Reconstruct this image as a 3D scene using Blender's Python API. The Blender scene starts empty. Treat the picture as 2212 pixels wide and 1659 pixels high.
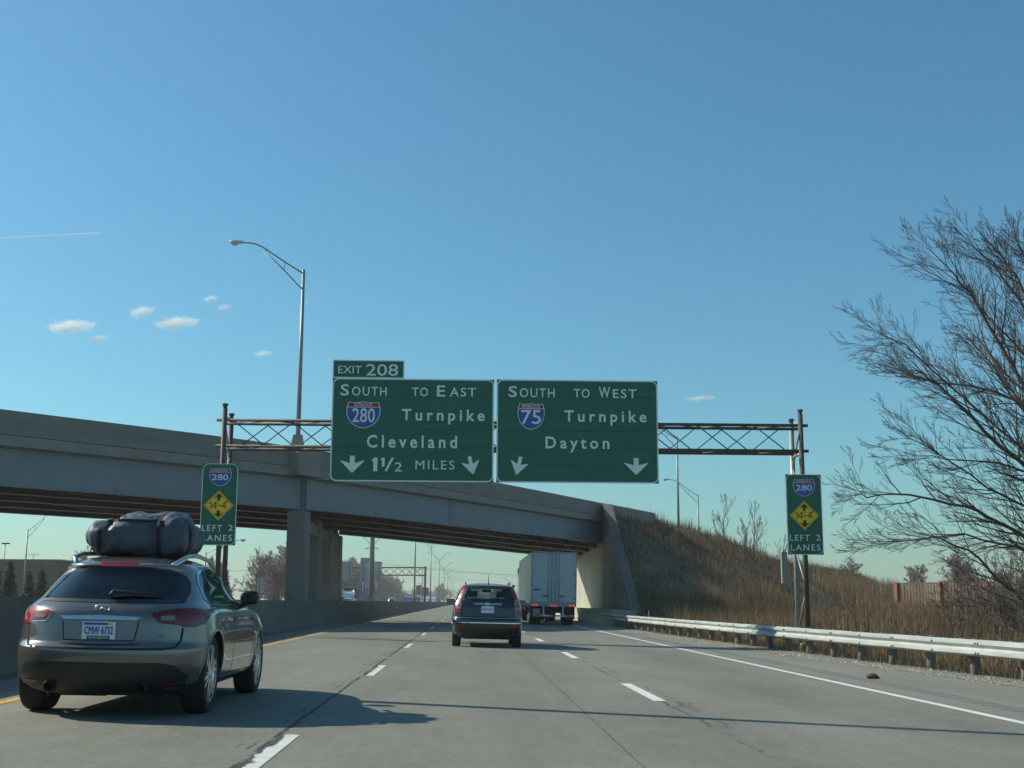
import bpy, bmesh, math, random
import numpy as np
from mathutils import Vector, Matrix
from mathutils import noise as mnoise
from mathutils.bvhtree import BVHTree
from mathutils.geometry import delaunay_2d_cdt
R = math.radians
scn = bpy.context.scene
COL = scn.collection

# ------------------------------------------------------------------ camera, world, sun, exposure
PITCH, YAW, ROLL = R(10.026), R(2.094), .0045
Fv = Vector((math.sin(YAW)*math.cos(PITCH), math.cos(YAW)*math.cos(PITCH), math.sin(PITCH)))
R0 = Vector((math.cos(YAW), -math.sin(YAW), 0)); U0 = R0.cross(Fv)
Rv = R0*math.cos(ROLL) + U0*math.sin(ROLL); Uv = Rv.cross(Fv)
cd = bpy.data.cameras.new('camera'); cam = bpy.data.objects.new('camera', cd); COL.objects.link(cam)
cam.matrix_world = Matrix(((Rv.x, Uv.x, -Fv.x, 0), (Rv.y, Uv.y, -Fv.y, 0), (Rv.z, Uv.z, -Fv.z, 1.17), (0, 0, 0, 1)))
cd.sensor_width = 36; cd.lens = 36*2667/2212; cd.clip_start = .1; cd.clip_end = 20000
scn.camera = cam

SUN_EL, SUN_AZ = R(35), R(70)             # azimuth measured from straight ahead (+Y) towards the left (-X)
SUN = Vector((-math.cos(SUN_EL)*math.sin(SUN_AZ), math.cos(SUN_EL)*math.cos(SUN_AZ), math.sin(SUN_EL)))
w = bpy.data.worlds.new('World'); scn.world = w; w.use_nodes = True
nt = w.node_tree; nt.nodes.clear()
sky = nt.nodes.new('ShaderNodeTexSky'); sky.sky_type = 'NISHITA'; sky.sun_disc = False
sky.sun_elevation = SUN_EL; sky.sun_rotation = -SUN_AZ; sky.altitude = 180
sky.air_density = 1.2; sky.dust_density = 1.0; sky.ozone_density = 10
bg = nt.nodes.new('ShaderNodeBackground'); bg.inputs['Strength'].default_value = .125
wo = nt.nodes.new('ShaderNodeOutputWorld')
tint = nt.nodes.new('ShaderNodeMix'); tint.data_type = 'RGBA'; tint.blend_type = 'MULTIPLY'; tint.inputs['Factor'].default_value = 1; tint.inputs['B'].default_value = (.86, 1.12, .9, 1)
nt.links.new(sky.outputs[0], tint.inputs['A']); nt.links.new(tint.outputs['Result'], bg.inputs[0]); nt.links.new(bg.outputs[0], wo.inputs[0])
sl = bpy.data.lights.new('sun', 'SUN'); sl.energy = 5.0; sl.angle = R(.53); sl.color = (1, .965, .78)
so = bpy.data.objects.new('sun', sl); COL.objects.link(so)
so.rotation_euler = (-SUN).to_track_quat('-Z', 'Y').to_euler()
scn.view_settings.view_transform = 'Standard'; scn.view_settings.look = 'None'
scn.view_settings.exposure = .11; scn.view_settings.gamma = 1
scn.cycles.max_bounces = 8; scn.cycles.transparent_max_bounces = 24; scn.cycles.volume_bounces = 1

# ------------------------------------------------------------------ helpers
def road_z(x): return -.018*x

def mat(name, col, rough=.6, metal=0., var=0., vscale=3., bump=0., bscale=40., coat=0., alpha=1., trans=0., emit=None, spec=.5, col2=None, stretch=None, island=0.):
    m = bpy.data.materials.new(name); m.use_nodes = True
    t = m.node_tree; b = t.nodes['Principled BSDF']
    b.inputs['Base Color'].default_value = (*col, 1); b.inputs['Roughness'].default_value = rough
    b.inputs['Metallic'].default_value = metal; b.inputs['Specular IOR Level'].default_value = spec
    if coat: b.inputs['Coat Weight'].default_value = coat; b.inputs['Coat Roughness'].default_value = .04
    if alpha < 1: b.inputs['Alpha'].default_value = alpha
    if trans: b.inputs['Transmission Weight'].default_value = trans
    if emit: b.inputs['Emission Color'].default_value = (*emit[0], 1); b.inputs['Emission Strength'].default_value = emit[1]
    co = None
    if var or bump or col2:
        co = t.nodes.new('ShaderNodeTexCoord'); src = co.outputs['Object']
        if stretch:
            mp = t.nodes.new('ShaderNodeMapping'); mp.inputs['Scale'].default_value = stretch
            t.links.new(src, mp.inputs[0]); src = mp.outputs[0]
    if var or col2:
        n = t.nodes.new('ShaderNodeTexNoise'); n.inputs['Scale'].default_value = vscale; n.inputs['Detail'].default_value = 6
        n.inputs['Roughness'].default_value = .65
        t.links.new(src, n.inputs['Vector'])
        rp = t.nodes.new('ShaderNodeValToRGB')
        rp.color_ramp.elements[0].position = .3; rp.color_ramp.elements[1].position = .7
        c2 = col2 if col2 else tuple(c*(1+var) for c in col)
        c1 = col if col2 else tuple(c*(1-var) for c in col)
        rp.color_ramp.elements[0].color = (*c1, 1); rp.color_ramp.elements[1].color = (*c2, 1)
        t.links.new(n.outputs['Fac'], rp.inputs[0]); t.links.new(rp.outputs[0], b.inputs['Base Color'])
        last = rp.outputs[0]
    if island:
        g = t.nodes.new('ShaderNodeNewGeometry'); h = t.nodes.new('ShaderNodeHueSaturation')
        mr = t.nodes.new('ShaderNodeMapRange'); mr.inputs['To Min'].default_value = 1-island; mr.inputs['To Max'].default_value = 1+island
        t.links.new(g.outputs['Random Per Island'], mr.inputs[0]); t.links.new(mr.outputs[0], h.inputs['Value'])
        if var or col2: t.links.new(last, h.inputs['Color'])
        else: h.inputs['Color'].default_value = (*col, 1)
        t.links.new(h.outputs[0], b.inputs['Base Color'])
    if bump:
        n2 = t.nodes.new('ShaderNodeTexNoise'); n2.inputs['Scale'].default_value = bscale; n2.inputs['Detail'].default_value = 5
        t.links.new(src, n2.inputs['Vector'])
        bp = t.nodes.new('ShaderNodeBump'); bp.inputs['Strength'].default_value = bump; bp.inputs['Distance'].default_value = .02
        t.links.new(n2.outputs['Fac'], bp.inputs['Height']); t.links.new(bp.outputs[0], b.inputs['Normal'])
    return m

class MB:
    """collects shapes and links them as one mesh object"""
    def __init__(s): s.v = []; s.f = []; s.sm = []
    def add(s, vs, fs, smooth=False):
        o = len(s.v); s.v += [tuple(v) for v in vs]
        s.f += [tuple(i+o for i in f) for f in fs]; s.sm += [smooth]*len(fs); return s
    def box(s, c, d, rz=0., M=None):
        x, y, z = (q/2 for q in d); vs = []
        for k in range(8):
            p = Vector(((x if k & 1 else -x), (y if k & 2 else -y), (z if k & 4 else -z)))
            if rz: p = Matrix.Rotation(rz, 3, 'Z') @ p
            if M: p = M @ p
            vs.append(p+Vector(c))
        return s.add(vs, [(0, 2, 3, 1), (4, 5, 7, 6), (0, 1, 5, 4), (2, 6, 7, 3), (0, 4, 6, 2), (1, 3, 7, 5)])
    def bar(s, a, b, w, h, up=(0, 0, 1)):
        a, b = Vector(a), Vector(b); d = (b-a).normalized(); r = d.cross(Vector(up))
        if r.length < 1e-4: r = d.cross(Vector((1, 0, 0)))
        r.normalize(); u = r.cross(d); vs = []
        for p in (a, b):
            for i, j in ((-1, -1), (1, -1), (1, 1), (-1, 1)): vs.append(p+r*(w/2*i)+u*(h/2*j))
        return s.add(vs, [(3, 2, 1, 0), (4, 5, 6, 7), (0, 1, 5, 4), (1, 2, 6, 5), (2, 3, 7, 6), (3, 0, 4, 7)])
    def tube(s, pts, rad, n=8, cap=True, smooth=True):
        pts = [Vector(p) for p in pts]
        if not hasattr(rad, '__len__'): rad = [rad]*len(pts)
        vs = []; fs = []; prev = None
        for i, p in enumerate(pts):
            d = (pts[min(i+1, len(pts)-1)]-pts[max(i-1, 0)]).normalized()
            if prev is None:
                r = d.cross(Vector((0, 0, 1)))
                if r.length < .05: r = d.cross(Vector((0, 1, 0)))
            else: r = prev - d*prev.dot(d)
            r.normalize(); prev = r; u = d.cross(r)
            for k in range(n):
                a = 2*math.pi*k/n; vs.append(p+(r*math.cos(a)+u*math.sin(a))*rad[i])
        for i in range(len(pts)-1):
            for k in range(n):
                k2 = (k+1) % n; fs.append((i*n+k, i*n+k2, (i+1)*n+k2, (i+1)*n+k))
        s.add(vs, fs, smooth)
        if cap:
            o = len(s.v)-len(vs)
            s.f.append(tuple(o+k for k in range(n))[::-1]); s.f.append(tuple(o+(len(pts)-1)*n+k for k in range(n))); s.sm += [False]*2
        return s
    def lathe(s, prof, axis_o, axis='x', n=28, smooth=True, close=False):
        """prof: list of (r, along)"""
        vs = []; fs = []; m = len(prof)
        for k in range(n):
            a = 2*math.pi*k/n; c, q = math.cos(a), math.sin(a)
            for r, t in prof:
                p = (t, r*c, r*q) if axis == 'x' else ((r*c, t, r*q) if axis == 'y' else (r*c, r*q, t))
                vs.append(Vector(p)+Vector(axis_o))
        for k in range(n):
            k2 = (k+1) % n
            for i in range(m if close else m-1):
                j = (i+1) % m
                fs.append((k*m+i, k*m+j, k2*m+j, k2*m+i))
        return s.add(vs, fs, smooth)
    def prism(s, out, a0, a1, plane='xz', smooth=False):
        """out: 2-D outline; extruded along the remaining axis from a0 to a1"""
        def P(u, v, t): return (u, t, v) if plane == 'xz' else ((t, u, v) if plane == 'yz' else (u, v, t))
        n = len(out); vs = [P(u, v, a0) for u, v in out]+[P(u, v, a1) for u, v in out]
        fs = [tuple(range(n)), tuple(range(2*n-1, n-1, -1))]+[(i, i+n, (i+1) % n+n, (i+1) % n) for i in range(n)]
        return s.add(vs, fs, smooth)
    def build(s, name, m, parent=None, world=False, recalc=True, bevel=0.):
        me = bpy.data.meshes.new(name); me.from_pydata(s.v, [], s.f); me.update()
        me.polygons.foreach_set('use_smooth', s.sm[:len(me.polygons)]+[False]*(len(me.polygons)-len(s.sm)))
        if recalc or bevel:
            bm = bmesh.new(); bm.from_mesh(me)
            if bevel: bmesh.ops.bevel(bm, geom=[e for e in bm.edges if e.is_manifold and e.calc_face_angle(0) > .6], offset=bevel, segments=2, affect='EDGES', profile=.6)
            bmesh.ops.recalc_face_normals(bm, faces=bm.faces); bm.to_mesh(me); bm.free()
        return link(name, me, m, parent, world)

def link(name, me, m, parent=None, world=False):
    o = bpy.data.objects.new(name, me); COL.objects.link(o)
    if m is not None:
        me.materials.clear(); me.materials.append(m)
    if parent is not None:
        o.parent = parent
        if world:
            p = parent; off = Vector((0, 0, 0))
            while p is not None: off += p.location; p = p.parent
            o.location = -off
    return o

def np_mesh(name, V, Fq, m, parent=None, world=False, smooth=False):
    """V (n,3) array, Fq (m,k) array with k 3 or 4"""
    me = bpy.data.meshes.new(name); k = Fq.shape[1]
    me.vertices.add(len(V)); me.vertices.foreach_set('co', np.asarray(V, np.float32).ravel())
    me.loops.add(Fq.size); me.loops.foreach_set('vertex_index', np.asarray(Fq, np.int32).ravel())
    me.polygons.add(len(Fq)); me.polygons.foreach_set('loop_start', np.arange(0, Fq.size, k, dtype=np.int32))
    me.polygons.foreach_set('loop_total', np.full(len(Fq), k, np.int32))
    if smooth: me.polygons.foreach_set('use_smooth', np.ones(len(Fq), bool))
    me.update(calc_edges=True); me.validate()
    return link(name, me, m, parent, world)

def tag(o, label, cat, group=None):
    o['label'] = label; o['category'] = cat
    if group: o['group'] = group
    return o
def thing(name, label, cat, loc=(0, 0, 0), rz=0., group=None):
    o = bpy.data.objects.new(name, None); COL.objects.link(o); o.empty_display_size = .3
    o.location = loc; o.rotation_euler = (0, 0, rz); return tag(o, label, cat, group)
def structure(o): o['kind'] = 'structure'; return o
def stuff(o): o['kind'] = 'stuff'; return o
def copy_tree(o, loc=None, rz=None, label=None, parent=None):
    c = o.copy(); COL.objects.link(c); c.parent = parent
    if loc is not None: c.location = loc
    if rz is not None: c.rotation_euler = (0, 0, rz)
    if label: c['label'] = label
    for ch in o.children: copy_tree(ch, parent=c)
    return c

TEXTQ = []
def text(s, box, y, m, parent, name='lettering', bold=0., to=None, flip=False, sp=1.):
    """lettering fitted into box=(x0,x1,z0,z1) on the plane y (reads from -y); made in one batch below"""
    cu = bpy.data.curves.new('txt', 'FONT'); cu.body = s; cu.size = 1; cu.offset = bold*.22; cu.extrude = .004
    cu.resolution_u = 3; cu.space_character = sp; cu.align_x = 'LEFT'
    o = bpy.data.objects.new('txt', cu); COL.objects.link(o); TEXTQ.append((o, s, box, y, m, parent, name, to, flip))
def flush_text():
    dg = bpy.context.evaluated_depsgraph_get()
    for o, s, (x0, x1, z0, z1), y, m, parent, name, to, flip in TEXTQ:
        me = bpy.data.meshes.new_from_object(o.evaluated_get(dg)); n = len(me.vertices)
        co = np.zeros(n*3, np.float32); me.vertices.foreach_get('co', co); co = co.reshape(-1, 3)
        a, b = co.min(0), co.max(0); sx = (x1-x0)/(b[0]-a[0]); sz = (z1-z0)/(b[1]-a[1])
        X = x0+(co[:, 0]-a[0])*sx; Z = z0+(co[:, 1]-a[1])*sz; Y = y+np.where(co[:, 2] > 0, -.004, .004)
        if flip: X = -X; Y = 2*y-Y
        V = np.stack([X, Y, Z], 1)
        if to: V = np.array([to(Vector(p)) for p in V.tolist()], np.float32)
        me.vertices.foreach_set('co', V.astype(np.float32).ravel()); me.update()
        link(name, me, m, parent)
    for o, *_ in TEXTQ: bpy.data.objects.remove(o, do_unlink=True)
    TEXTQ.clear()

# ------------------------------------------------------------------ materials
M = {}
M['white_paint'] = mat('white_paint', (.72, .72, .69), .6, var=.14, vscale=6, bump=.2, bscale=90)
M['yellow_paint'] = mat('yellow_paint', (.62, .36, .05), .6, var=.2, vscale=5)
M['conc'] = mat('concrete', (.24, .22, .19), .85, col2=(.34, .315, .27), vscale=1.2, bump=.25, bscale=25)
M['conc_light'] = mat('concrete_light', (.3, .275, .22), .85, col2=(.43, .4, .32), vscale=.9, bump=.2, bscale=20, stretch=(1, 1, .25))
M['conc_barrier'] = mat('concrete_barrier', (.1, .085, .066), .9, col2=(.17, .148, .118), vscale=.8, bump=.25, bscale=20, stretch=(1, .35, 1))
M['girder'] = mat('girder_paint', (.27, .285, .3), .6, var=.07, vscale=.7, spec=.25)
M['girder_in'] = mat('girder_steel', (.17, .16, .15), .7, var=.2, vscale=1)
M['galv'] = mat('galvanised', (.42, .43, .42), .45, metal=.55, var=.12, vscale=9, stretch=(1, .3, 1))
M['rail'] = mat('guardrail_steel', (.4, .415, .41), .6, metal=.2, var=.22, vscale=4, stretch=(1, .2, 1), bump=.08, bscale=9)
M['gantry'] = mat('weathered_steel', (.085, .076, .066), .7, metal=.15, var=.35, vscale=5)
M['gantry_lt'] = mat('grey_steel', (.33, .33, .32), .5, metal=.4, var=.15, vscale=5)
M['pole'] = mat('lamp_pole', (.27, .29, .3), .5, metal=.35, var=.1, vscale=3)
M['lamp_head'] = mat('lamp_head', (.5, .5, .46), .45, var=.08)
M['lens'] = mat('lamp_lens', (.75, .76, .74), .1, trans=.5)
M['sign'] = mat('sign_green', (.007, .125, .08), .38, var=.12, vscale=1.5, spec=.4)
M['legend'] = mat('sign_legend', (.8, .83, .8), .4, var=.05, vscale=8)
M['sblue'] = mat('sign_blue', (.02, .09, .36), .4)
M['sred'] = mat('sign_red', (.33, .015, .035), .4)
M['syel'] = mat('sign_yellow', (.95, .6, .006), .4)
M['sblk'] = mat('sign_black', (.012, .012, .012), .5)
M['sback'] = mat('sign_back', (.3, .31, .31), .5, metal=.4, var=.1, vscale=2)
M['wood_post'] = mat('wood_post', (.16, .14, .115), .9, var=.3, vscale=9, stretch=(1, 1, .2), bump=.4, bscale=30)
M['rubber'] = mat('rubber', (.018, .018, .019), .8, bump=.15, bscale=60)
M['plastic'] = mat('black_plastic', (.014, .015, .016), .5)
M['dark'] = mat('dark_lining', (.01, .01, .011), .9)
M['chrome'] = mat('chrome', (.75, .76, .78), .12, metal=1)
M['alloy'] = mat('alloy_wheel', (.55, .56, .57), .25, metal=.9)
M['redlens'] = mat('red_lens', (.3, .004, .006), .2, coat=.25)
M['redlens_d'] = mat('dark_red_lens', (.15, .004, .007), .2, coat=.25)
M['clearlens'] = mat('clear_lens', (.24, .17, .17), .15, coat=.6)
M['plate'] = mat('plate_white', (.72, .76, .82), .4)
M['platetxt'] = mat('plate_blue', (.03, .07, .35), .5)
M['bark'] = mat('bark', (.085, .07, .058), .9, var=.35, vscale=5, bump=.5, bscale=14)
M['twig'] = mat('twig', (.12, .095, .078), .85, var=.3, vscale=.5)
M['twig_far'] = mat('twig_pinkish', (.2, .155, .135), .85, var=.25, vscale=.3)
M['needle'] = mat('needles', (.03, .045, .025), .8, var=.4, vscale=.8, island=.3)
M['tarp'] = mat('bag_fabric', (.072, .08, .1), .5, var=.12, vscale=6, bump=.6, bscale=9, spec=.4)
M['strap'] = mat('strap', (.012, .012, .014), .7)
def leaf_mat(name, c1, c2, vscale, island=.4, tl=.45):
    m = mat(name, c1, .9, col2=c2, vscale=vscale, island=island); t = m.node_tree; b = t.nodes['Principled BSDF']; o = t.nodes['Material Output']
    src = b.inputs['Base Color'].links[0].from_socket; df = t.nodes.new('ShaderNodeBsdfDiffuse'); tr = t.nodes.new('ShaderNodeBsdfTranslucent'); mx = t.nodes.new('ShaderNodeMixShader'); mx.inputs[0].default_value = tl
    t.links.new(src, df.inputs[0]); t.links.new(src, tr.inputs[0]); t.links.new(df.outputs[0], mx.inputs[1]); t.links.new(tr.outputs[0], mx.inputs[2]); t.links.new(mx.outputs[0], o.inputs[0]); t.nodes.remove(b)
    return m
def paint(name, col, metal=.55, rough=.3, coat=1.): return mat(name, col, rough, metal=metal, coat=coat)
def glass(name, tint, see=.5):
    m = bpy.data.materials.new(name); m.use_nodes = True; t = m.node_tree; t.nodes.clear()
    tr = t.nodes.new('ShaderNodeBsdfTransparent'); tr.inputs[0].default_value = (*[c*see for c in tint], 1)
    gl = t.nodes.new('ShaderNodeBsdfGlossy'); gl.inputs['Roughness'].default_value = .03; gl.inputs[0].default_value = (.9, .95, 1, 1)
    lw = t.nodes.new('ShaderNodeLayerWeight'); pw = t.nodes.new('ShaderNodeMath'); pw.operation = 'POWER'; pw.inputs[1].default_value = 4; fr = t.nodes.new('ShaderNodeMath'); fr.operation = 'MULTIPLY_ADD'; fr.inputs[1].default_value = .8; fr.inputs[2].default_value = .06
    t.links.new(lw.outputs['Facing'], pw.inputs[0]); t.links.new(pw.outputs[0], fr.inputs[0])
    mx = t.nodes.new('ShaderNodeMixShader'); o = t.nodes.new('ShaderNodeOutputMaterial')
    t.links.new(fr.outputs[0], mx.inputs[0]); t.links.new(tr.outputs[0], mx.inputs[1]); t.links.new(gl.outputs[0], mx.inputs[2]); t.links.new(mx.outputs[0], o.inputs[0])
    return m
M['glass_dark'] = glass('tinted_glass', (.75, .9, .9), .12)
M['glass'] = glass('glass', (.85, 1, .97), .6)

# ------------------------------------------------------------------ ground sheet (with the ramp embankment on the right)
EMB = np.array([(10.6, 91, 7.5), (16.5, 103, 7.6), (24.8, 118, 7.0), (33.9, 135, 5.5), (53, 170, 5.2), (62, 186, 4.1), (110, 280, 0.)])
def ground_h(x, y):
    x = np.asarray(x, float); y = np.asarray(y, float)
    base = np.where(x < -27, 0., -.5)
    ditch = -.22-.75*np.clip((x-9.6)/4, 0, 1)+.35*np.clip((x-16)/10, 0, 1)
    base = np.where(x > 9.2, ditch, base)
    best = np.full(x.shape, 1e9); hh = np.full(x.shape, -9.)
    for i in range(len(EMB)-1):
        a, b = EMB[i], EMB[i+1]; d = b[:2]-a[:2]; L = np.hypot(*d)
        t = np.clip(((x-a[0])*d[0]+(y-a[1])*d[1])/L**2, 0, 1)
        px, py = a[0]+t*d[0], a[1]+t*d[1]; dist = np.hypot(x-px, y-py)
        cr = d[0]*(y-a[1])-d[1]*(x-a[0])                  # >0: far side of the crest line
        far = cr > 0
        e = np.where(far, np.maximum(dist-12, 0), dist)
        h = a[2]+t*(b[2]-a[2])-e/1.75
        upd = dist < best; hh = np.where(upd, h, hh); best = np.where(upd, dist, best)
    hh = np.where(x < 10.25, -9, hh)
    wob = .16*np.sin(x*.9+y*.37)+.12*np.sin(x*.31-y*.8)+.08*np.sin(x*2.1+y*1.7)
    hh = hh+wob
    # soft maximum where the slope meets the flat ground
    k = .5; m = np.maximum(base, hh)
    return np.where(x > 10.25, m+k*np.exp(-np.abs(base-hh)/k)*.5, base)
gx = np.concatenate([[-1500, -800, -400, -120, -60, -40, -28, -26.5, -10, 0, 8, 9.2, 9.6, 10.2, 10.35], np.arange(11, 70, 1.), np.arange(72, 130, 4.), [160, 250, 500, 1000, 1500]])
gy = np.concatenate([[-300, -100, -30, -10], np.arange(0, 200, 1.6), np.arange(200, 320, 5.), [400, 600, 1000, 1500, 2000]])
GX, GY = np.meshgrid(gx, gy); GZ = ground_h(GX, GY)
nx, ny = len(gx), len(gy); ii, jj = np.meshgrid(np.arange(nx-1), np.arange(ny-1)); q = (jj*nx+ii).ravel()
M['ground'] = mat('dry_ground', (.15, .11, .066), .95, col2=(.23, .175, .105), vscale=.35, bump=.5, bscale=3)
structure(np_mesh('ground', np.stack([GX, GY, GZ], -1).reshape(-1, 3), np.stack([q, q+1, q+nx+1, q+nx], 1), M['ground'], smooth=True))

# ------------------------------------------------------------------ road sheets
def guard_x(y): return float(np.interp(y, [0, 12, 21.7, 28, 34.7, 50, 64.7, 72, 78], [11.3, 10.5, 9.78, 9.3, 8.95, 8.45, 8.22, 8.3, 8.35]))
LX, RX, EX, YX = -1.50, 2.46, 6.13, -4.93       # lane lines left/right, right edge line, yellow line
def road_mat(name, base, base2, lines, lanes, rumble=None):
    m = bpy.data.materials.new(name); m.use_nodes = True; t = m.node_tree; b = t.nodes['Principled BSDF']; N = t.nodes.new; Lk = t.links.new
    b.inputs['Roughness'].default_value = .8; b.inputs['Specular IOR Level'].default_value = .35
    co = N('ShaderNodeTexCoord'); sep = N('ShaderNodeSeparateXYZ'); Lk(co.outputs['Object'], sep.inputs[0])
    def noise(scale, detail=6, rough=.6, st=None):
        n = N('ShaderNodeTexNoise'); n.inputs['Scale'].default_value = scale; n.inputs['Detail'].default_value = detail; n.inputs['Roughness'].default_value = rough
        if st:
            mp = N('ShaderNodeMapping'); mp.inputs['Scale'].default_value = st; Lk(co.outputs['Object'], mp.inputs[0]); Lk(mp.outputs[0], n.inputs['Vector'])
        else: Lk(co.outputs['Object'], n.inputs['Vector'])
        return n.outputs['Fac']
    def math_(op, a, c, clamp=False):
        n = N('ShaderNodeMath'); n.operation = op; n.use_clamp = clamp
        for i, v in enumerate((a, c)):
            if isinstance(v, (int, float)): n.inputs[i].default_value = v
            else: Lk(v, n.inputs[i])
        return n.outputs[0]
    def rng(v, a, c, d0=0., d1=1.):
        n = N('ShaderNodeMapRange'); n.interpolation_type = 'SMOOTHSTEP'; Lk(v, n.inputs[0])
        for i, q in enumerate((a, c, d0, d1)): n.inputs[i+1].default_value = q
        return n.outputs[0]
    rp = N('ShaderNodeValToRGB'); rp.color_ramp.elements[0].position = .41; rp.color_ramp.elements[1].position = .6
    rp.color_ramp.elements[0].color = (*base, 1); rp.color_ramp.elements[1].color = (*base2, 1)
    big = noise(.5, 5, .6, (1, .25, 1)); fine = noise(15, 7, .8); med = noise(3, 6, .75, (1, .5, 1))
    Lk(math_('ADD', math_('MULTIPLY', big, .36), math_('ADD', math_('MULTIPLY', fine, .44), math_('MULTIPLY', med, .2)), ), rp.inputs[0])
    col = rp.outputs[0]
    def darken(col, fac, c=(.02, .02, .02)):
        mx = N('ShaderNodeMix'); mx.data_type = 'RGBA'; Lk(fac, mx.inputs['Factor']); Lk(col, mx.inputs['A']); mx.inputs['B'].default_value = (*c, 1); return mx.outputs['Result']
    speck = rng(noise(45, 4, .8), .6, .78)
    col = darken(col, math_('MULTIPLY', speck, .35), (.36, .35, .32))
    for (x0, wd, amp, gate, strength) in lines:
        wob = math_('MULTIPLY', math_('SUBTRACT', noise(1.3, 8, .75, (.02, 1, 1)), .5), amp)
        dx = math_('ABSOLUTE', math_('SUBTRACT', math_('SUBTRACT', sep.outputs[0], x0), wob), 0)
        k = rng(dx, wd*.35, wd, 1, 0)
        g = rng(noise(.9, 6, .75, (.3, 1, 1)), gate, gate+.12)
        col = darken(col, math_('MULTIPLY', math_('MULTIPLY', k, g), strength))
    for x0, wd, st in lanes:
        dx = math_('ABSOLUTE', math_('SUBTRACT', sep.outputs[0], x0), 0)
        k = rng(dx, 0, wd, 1, 0); g = rng(noise(.16, 4, .6, (1, .4, 1)), .4, .65)
        col = darken(col, math_('MULTIPLY', math_('MULTIPLY', k, g), st), (.05, .048, .045))
    hgt = math_('ADD', math_('MULTIPLY', fine, .6), math_('MULTIPLY', noise(90, 3), .4))
    if rumble:
        a, c = rumble; k = math_('MULTIPLY', rng(sep.outputs[0], a-.02, a+.02), rng(sep.outputs[0], c-.02, c+.02, 1, 0))
        wv = rng(math_('SINE', math_('MULTIPLY', sep.outputs[1], 2*math.pi/.3), 0), -.1, .6)
        gv = math_('MULTIPLY', k, wv); col = darken(col, math_('MULTIPLY', gv, .6), (.05, .05, .048))
        hgt = math_('SUBTRACT', hgt, math_('MULTIPLY', gv, 3.))
    bp = N('ShaderNodeBump'); bp.inputs['Strength'].default_value = .45; bp.inputs['Distance'].default_value = .008
    Lk(hgt, bp.inputs['Height']); Lk(bp.outputs[0], b.inputs['Normal']); Lk(col, b.inputs['Base Color'])
    return m
M['road'] = road_mat('road_surface', (.142, .136, .112), (.238, .228, .19),
    [(LX-.1, .035, .1, .36, .9), (LX-.2, .02, .35, .46, .8), (LX-.3, .03, .5, .52, .6), (1.33, .012, .06, .36, .65), (RX+.02, .03, .3, .42, .7), (RX+.2, .04, .6, .47, .65), (RX+.3, .03, .9, .5, .6), (EX+.22, .03, .1, .5, .4)],
    [(-3.2, .75, .3), (.45, .75, .24), (4.45, .9, .45), (-4.1, .35, .14), (-2.4, .35, .14), (-.4, .35, .12), (1.35, .35, .12), (3.5, .35, .15), (5.2, .35, .15)])
M['shoulder'] = road_mat('shoulder_surface', (.165, .156, .136), (.24, .227, .196), [(7.7, .02, .5, .5, .6)], [(6.6, .5, .2)], (6.72, 7.14))
M['shoulder_l'] = road_mat('median_shoulder_surface', (.165, .155, .132), (.245, .23, .195), [(-5.2, .02, .2, .5, .5)], [(-6.1, .35, .5)], (-5.75, -5.35))
M['road_far'] = road_mat('far_road_surface', (.16, .155, .145), (.22, .215, .2), [], [])
def sheet(name, edges, m, ys, z_off=0.):
    """edges: list of functions of y (or numbers) giving x"""
    V = []; n = len(edges)
    for y in ys:
        for e in edges:
            x = e(y) if callable(e) else e; V.append((x, y, road_z(x)+z_off))
    F = [(j*n+i, j*n+i+1, (j+1)*n+i+1, (j+1)*n+i) for j in range(len(ys)-1) for i in range(n-1)]
    return structure(np_mesh(name, np.array(V), np.array(F), m))
YS = [-40]+list(range(0, 126, 3))+[150, 200, 300, 500, 900, 1800]
road = sheet('road', [-5.15, -1.5, 2.46, 6.42], M['road'], YS)
pave_r = lambda y: guard_x(y)-.75 if y < 72 else 8.3
sheet('shoulder', [6.42, pave_r], M['shoulder'], YS)
sheet('median_shoulder', [-6.4, -5.15], M['shoulder_l'], YS)
M['gravel'] = mat('gravel_edge', (.13, .12, .1), .95, col2=(.24, .225, .19), vscale=14, bump=.9, bscale=45)
sheet('gravel_verge', [pave_r, lambda y: pave_r(y)+.5, lambda y: pave_r(y)+1.05, lambda y: pave_r(y)+1.7], M['gravel'], [-40]+list(range(0, 76, 2)), .006)
V = [(x, y, .06) for y in (-40, 100, 400, 1800) for x in (-26.8, -18, -9)]
structure(np_mesh('opposite_road', np.array(V), np.array([(j*3+i, j*3+i+1, j*3+i+4, j*3+i+3) for j in range(3) for i in range(2)]), M['road_far']))
# loose stones on the verge
rs = np.random.RandomState(3)
def stones(n):
    y = rs.uniform(8, 70, n); x = np.array([pave_r(v) for v in y])+rs.gamma(2, .28, n)-.15; s = rs.uniform(.008, .03, n)*(1+(rs.rand(n) > .97))
    base = np.array([(1, 0, 0), (-.5, .87, 0), (-.5, -.87, 0), (0, 0, 1.)]); a = rs.uniform(0, 6.3, n)
    c, q = np.cos(a), np.sin(a); V = np.empty((n, 4, 3))
    V[..., 0] = (base[:, 0]*c[:, None]-base[:, 1]*q[:, None])*s[:, None]+x[:, None]
    V[..., 1] = (base[:, 0]*q[:, None]+base[:, 1]*c[:, None])*s[:, None]+y[:, None]
    V[..., 2] = base[:, 2]*s[:, None]*.8-.018*x[:, None]+.004
    o = np.arange(n)[:, None]*4
    F = np.concatenate([o+np.array([[0, 1, 3]]), o+np.array([[1, 2, 3]]), o+np.array([[2, 0, 3]])])
    return V.reshape(-1, 3), F
Vs, Fs = stones(9000)
M['stone'] = mat('loose_stone', (.26, .24, .2), .9, island=.45)
stuff(structure(np_mesh('loose_gravel', Vs, Fs, M['stone']))); bpy.data.objects['loose_gravel']['kind'] = 'stuff'

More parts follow.
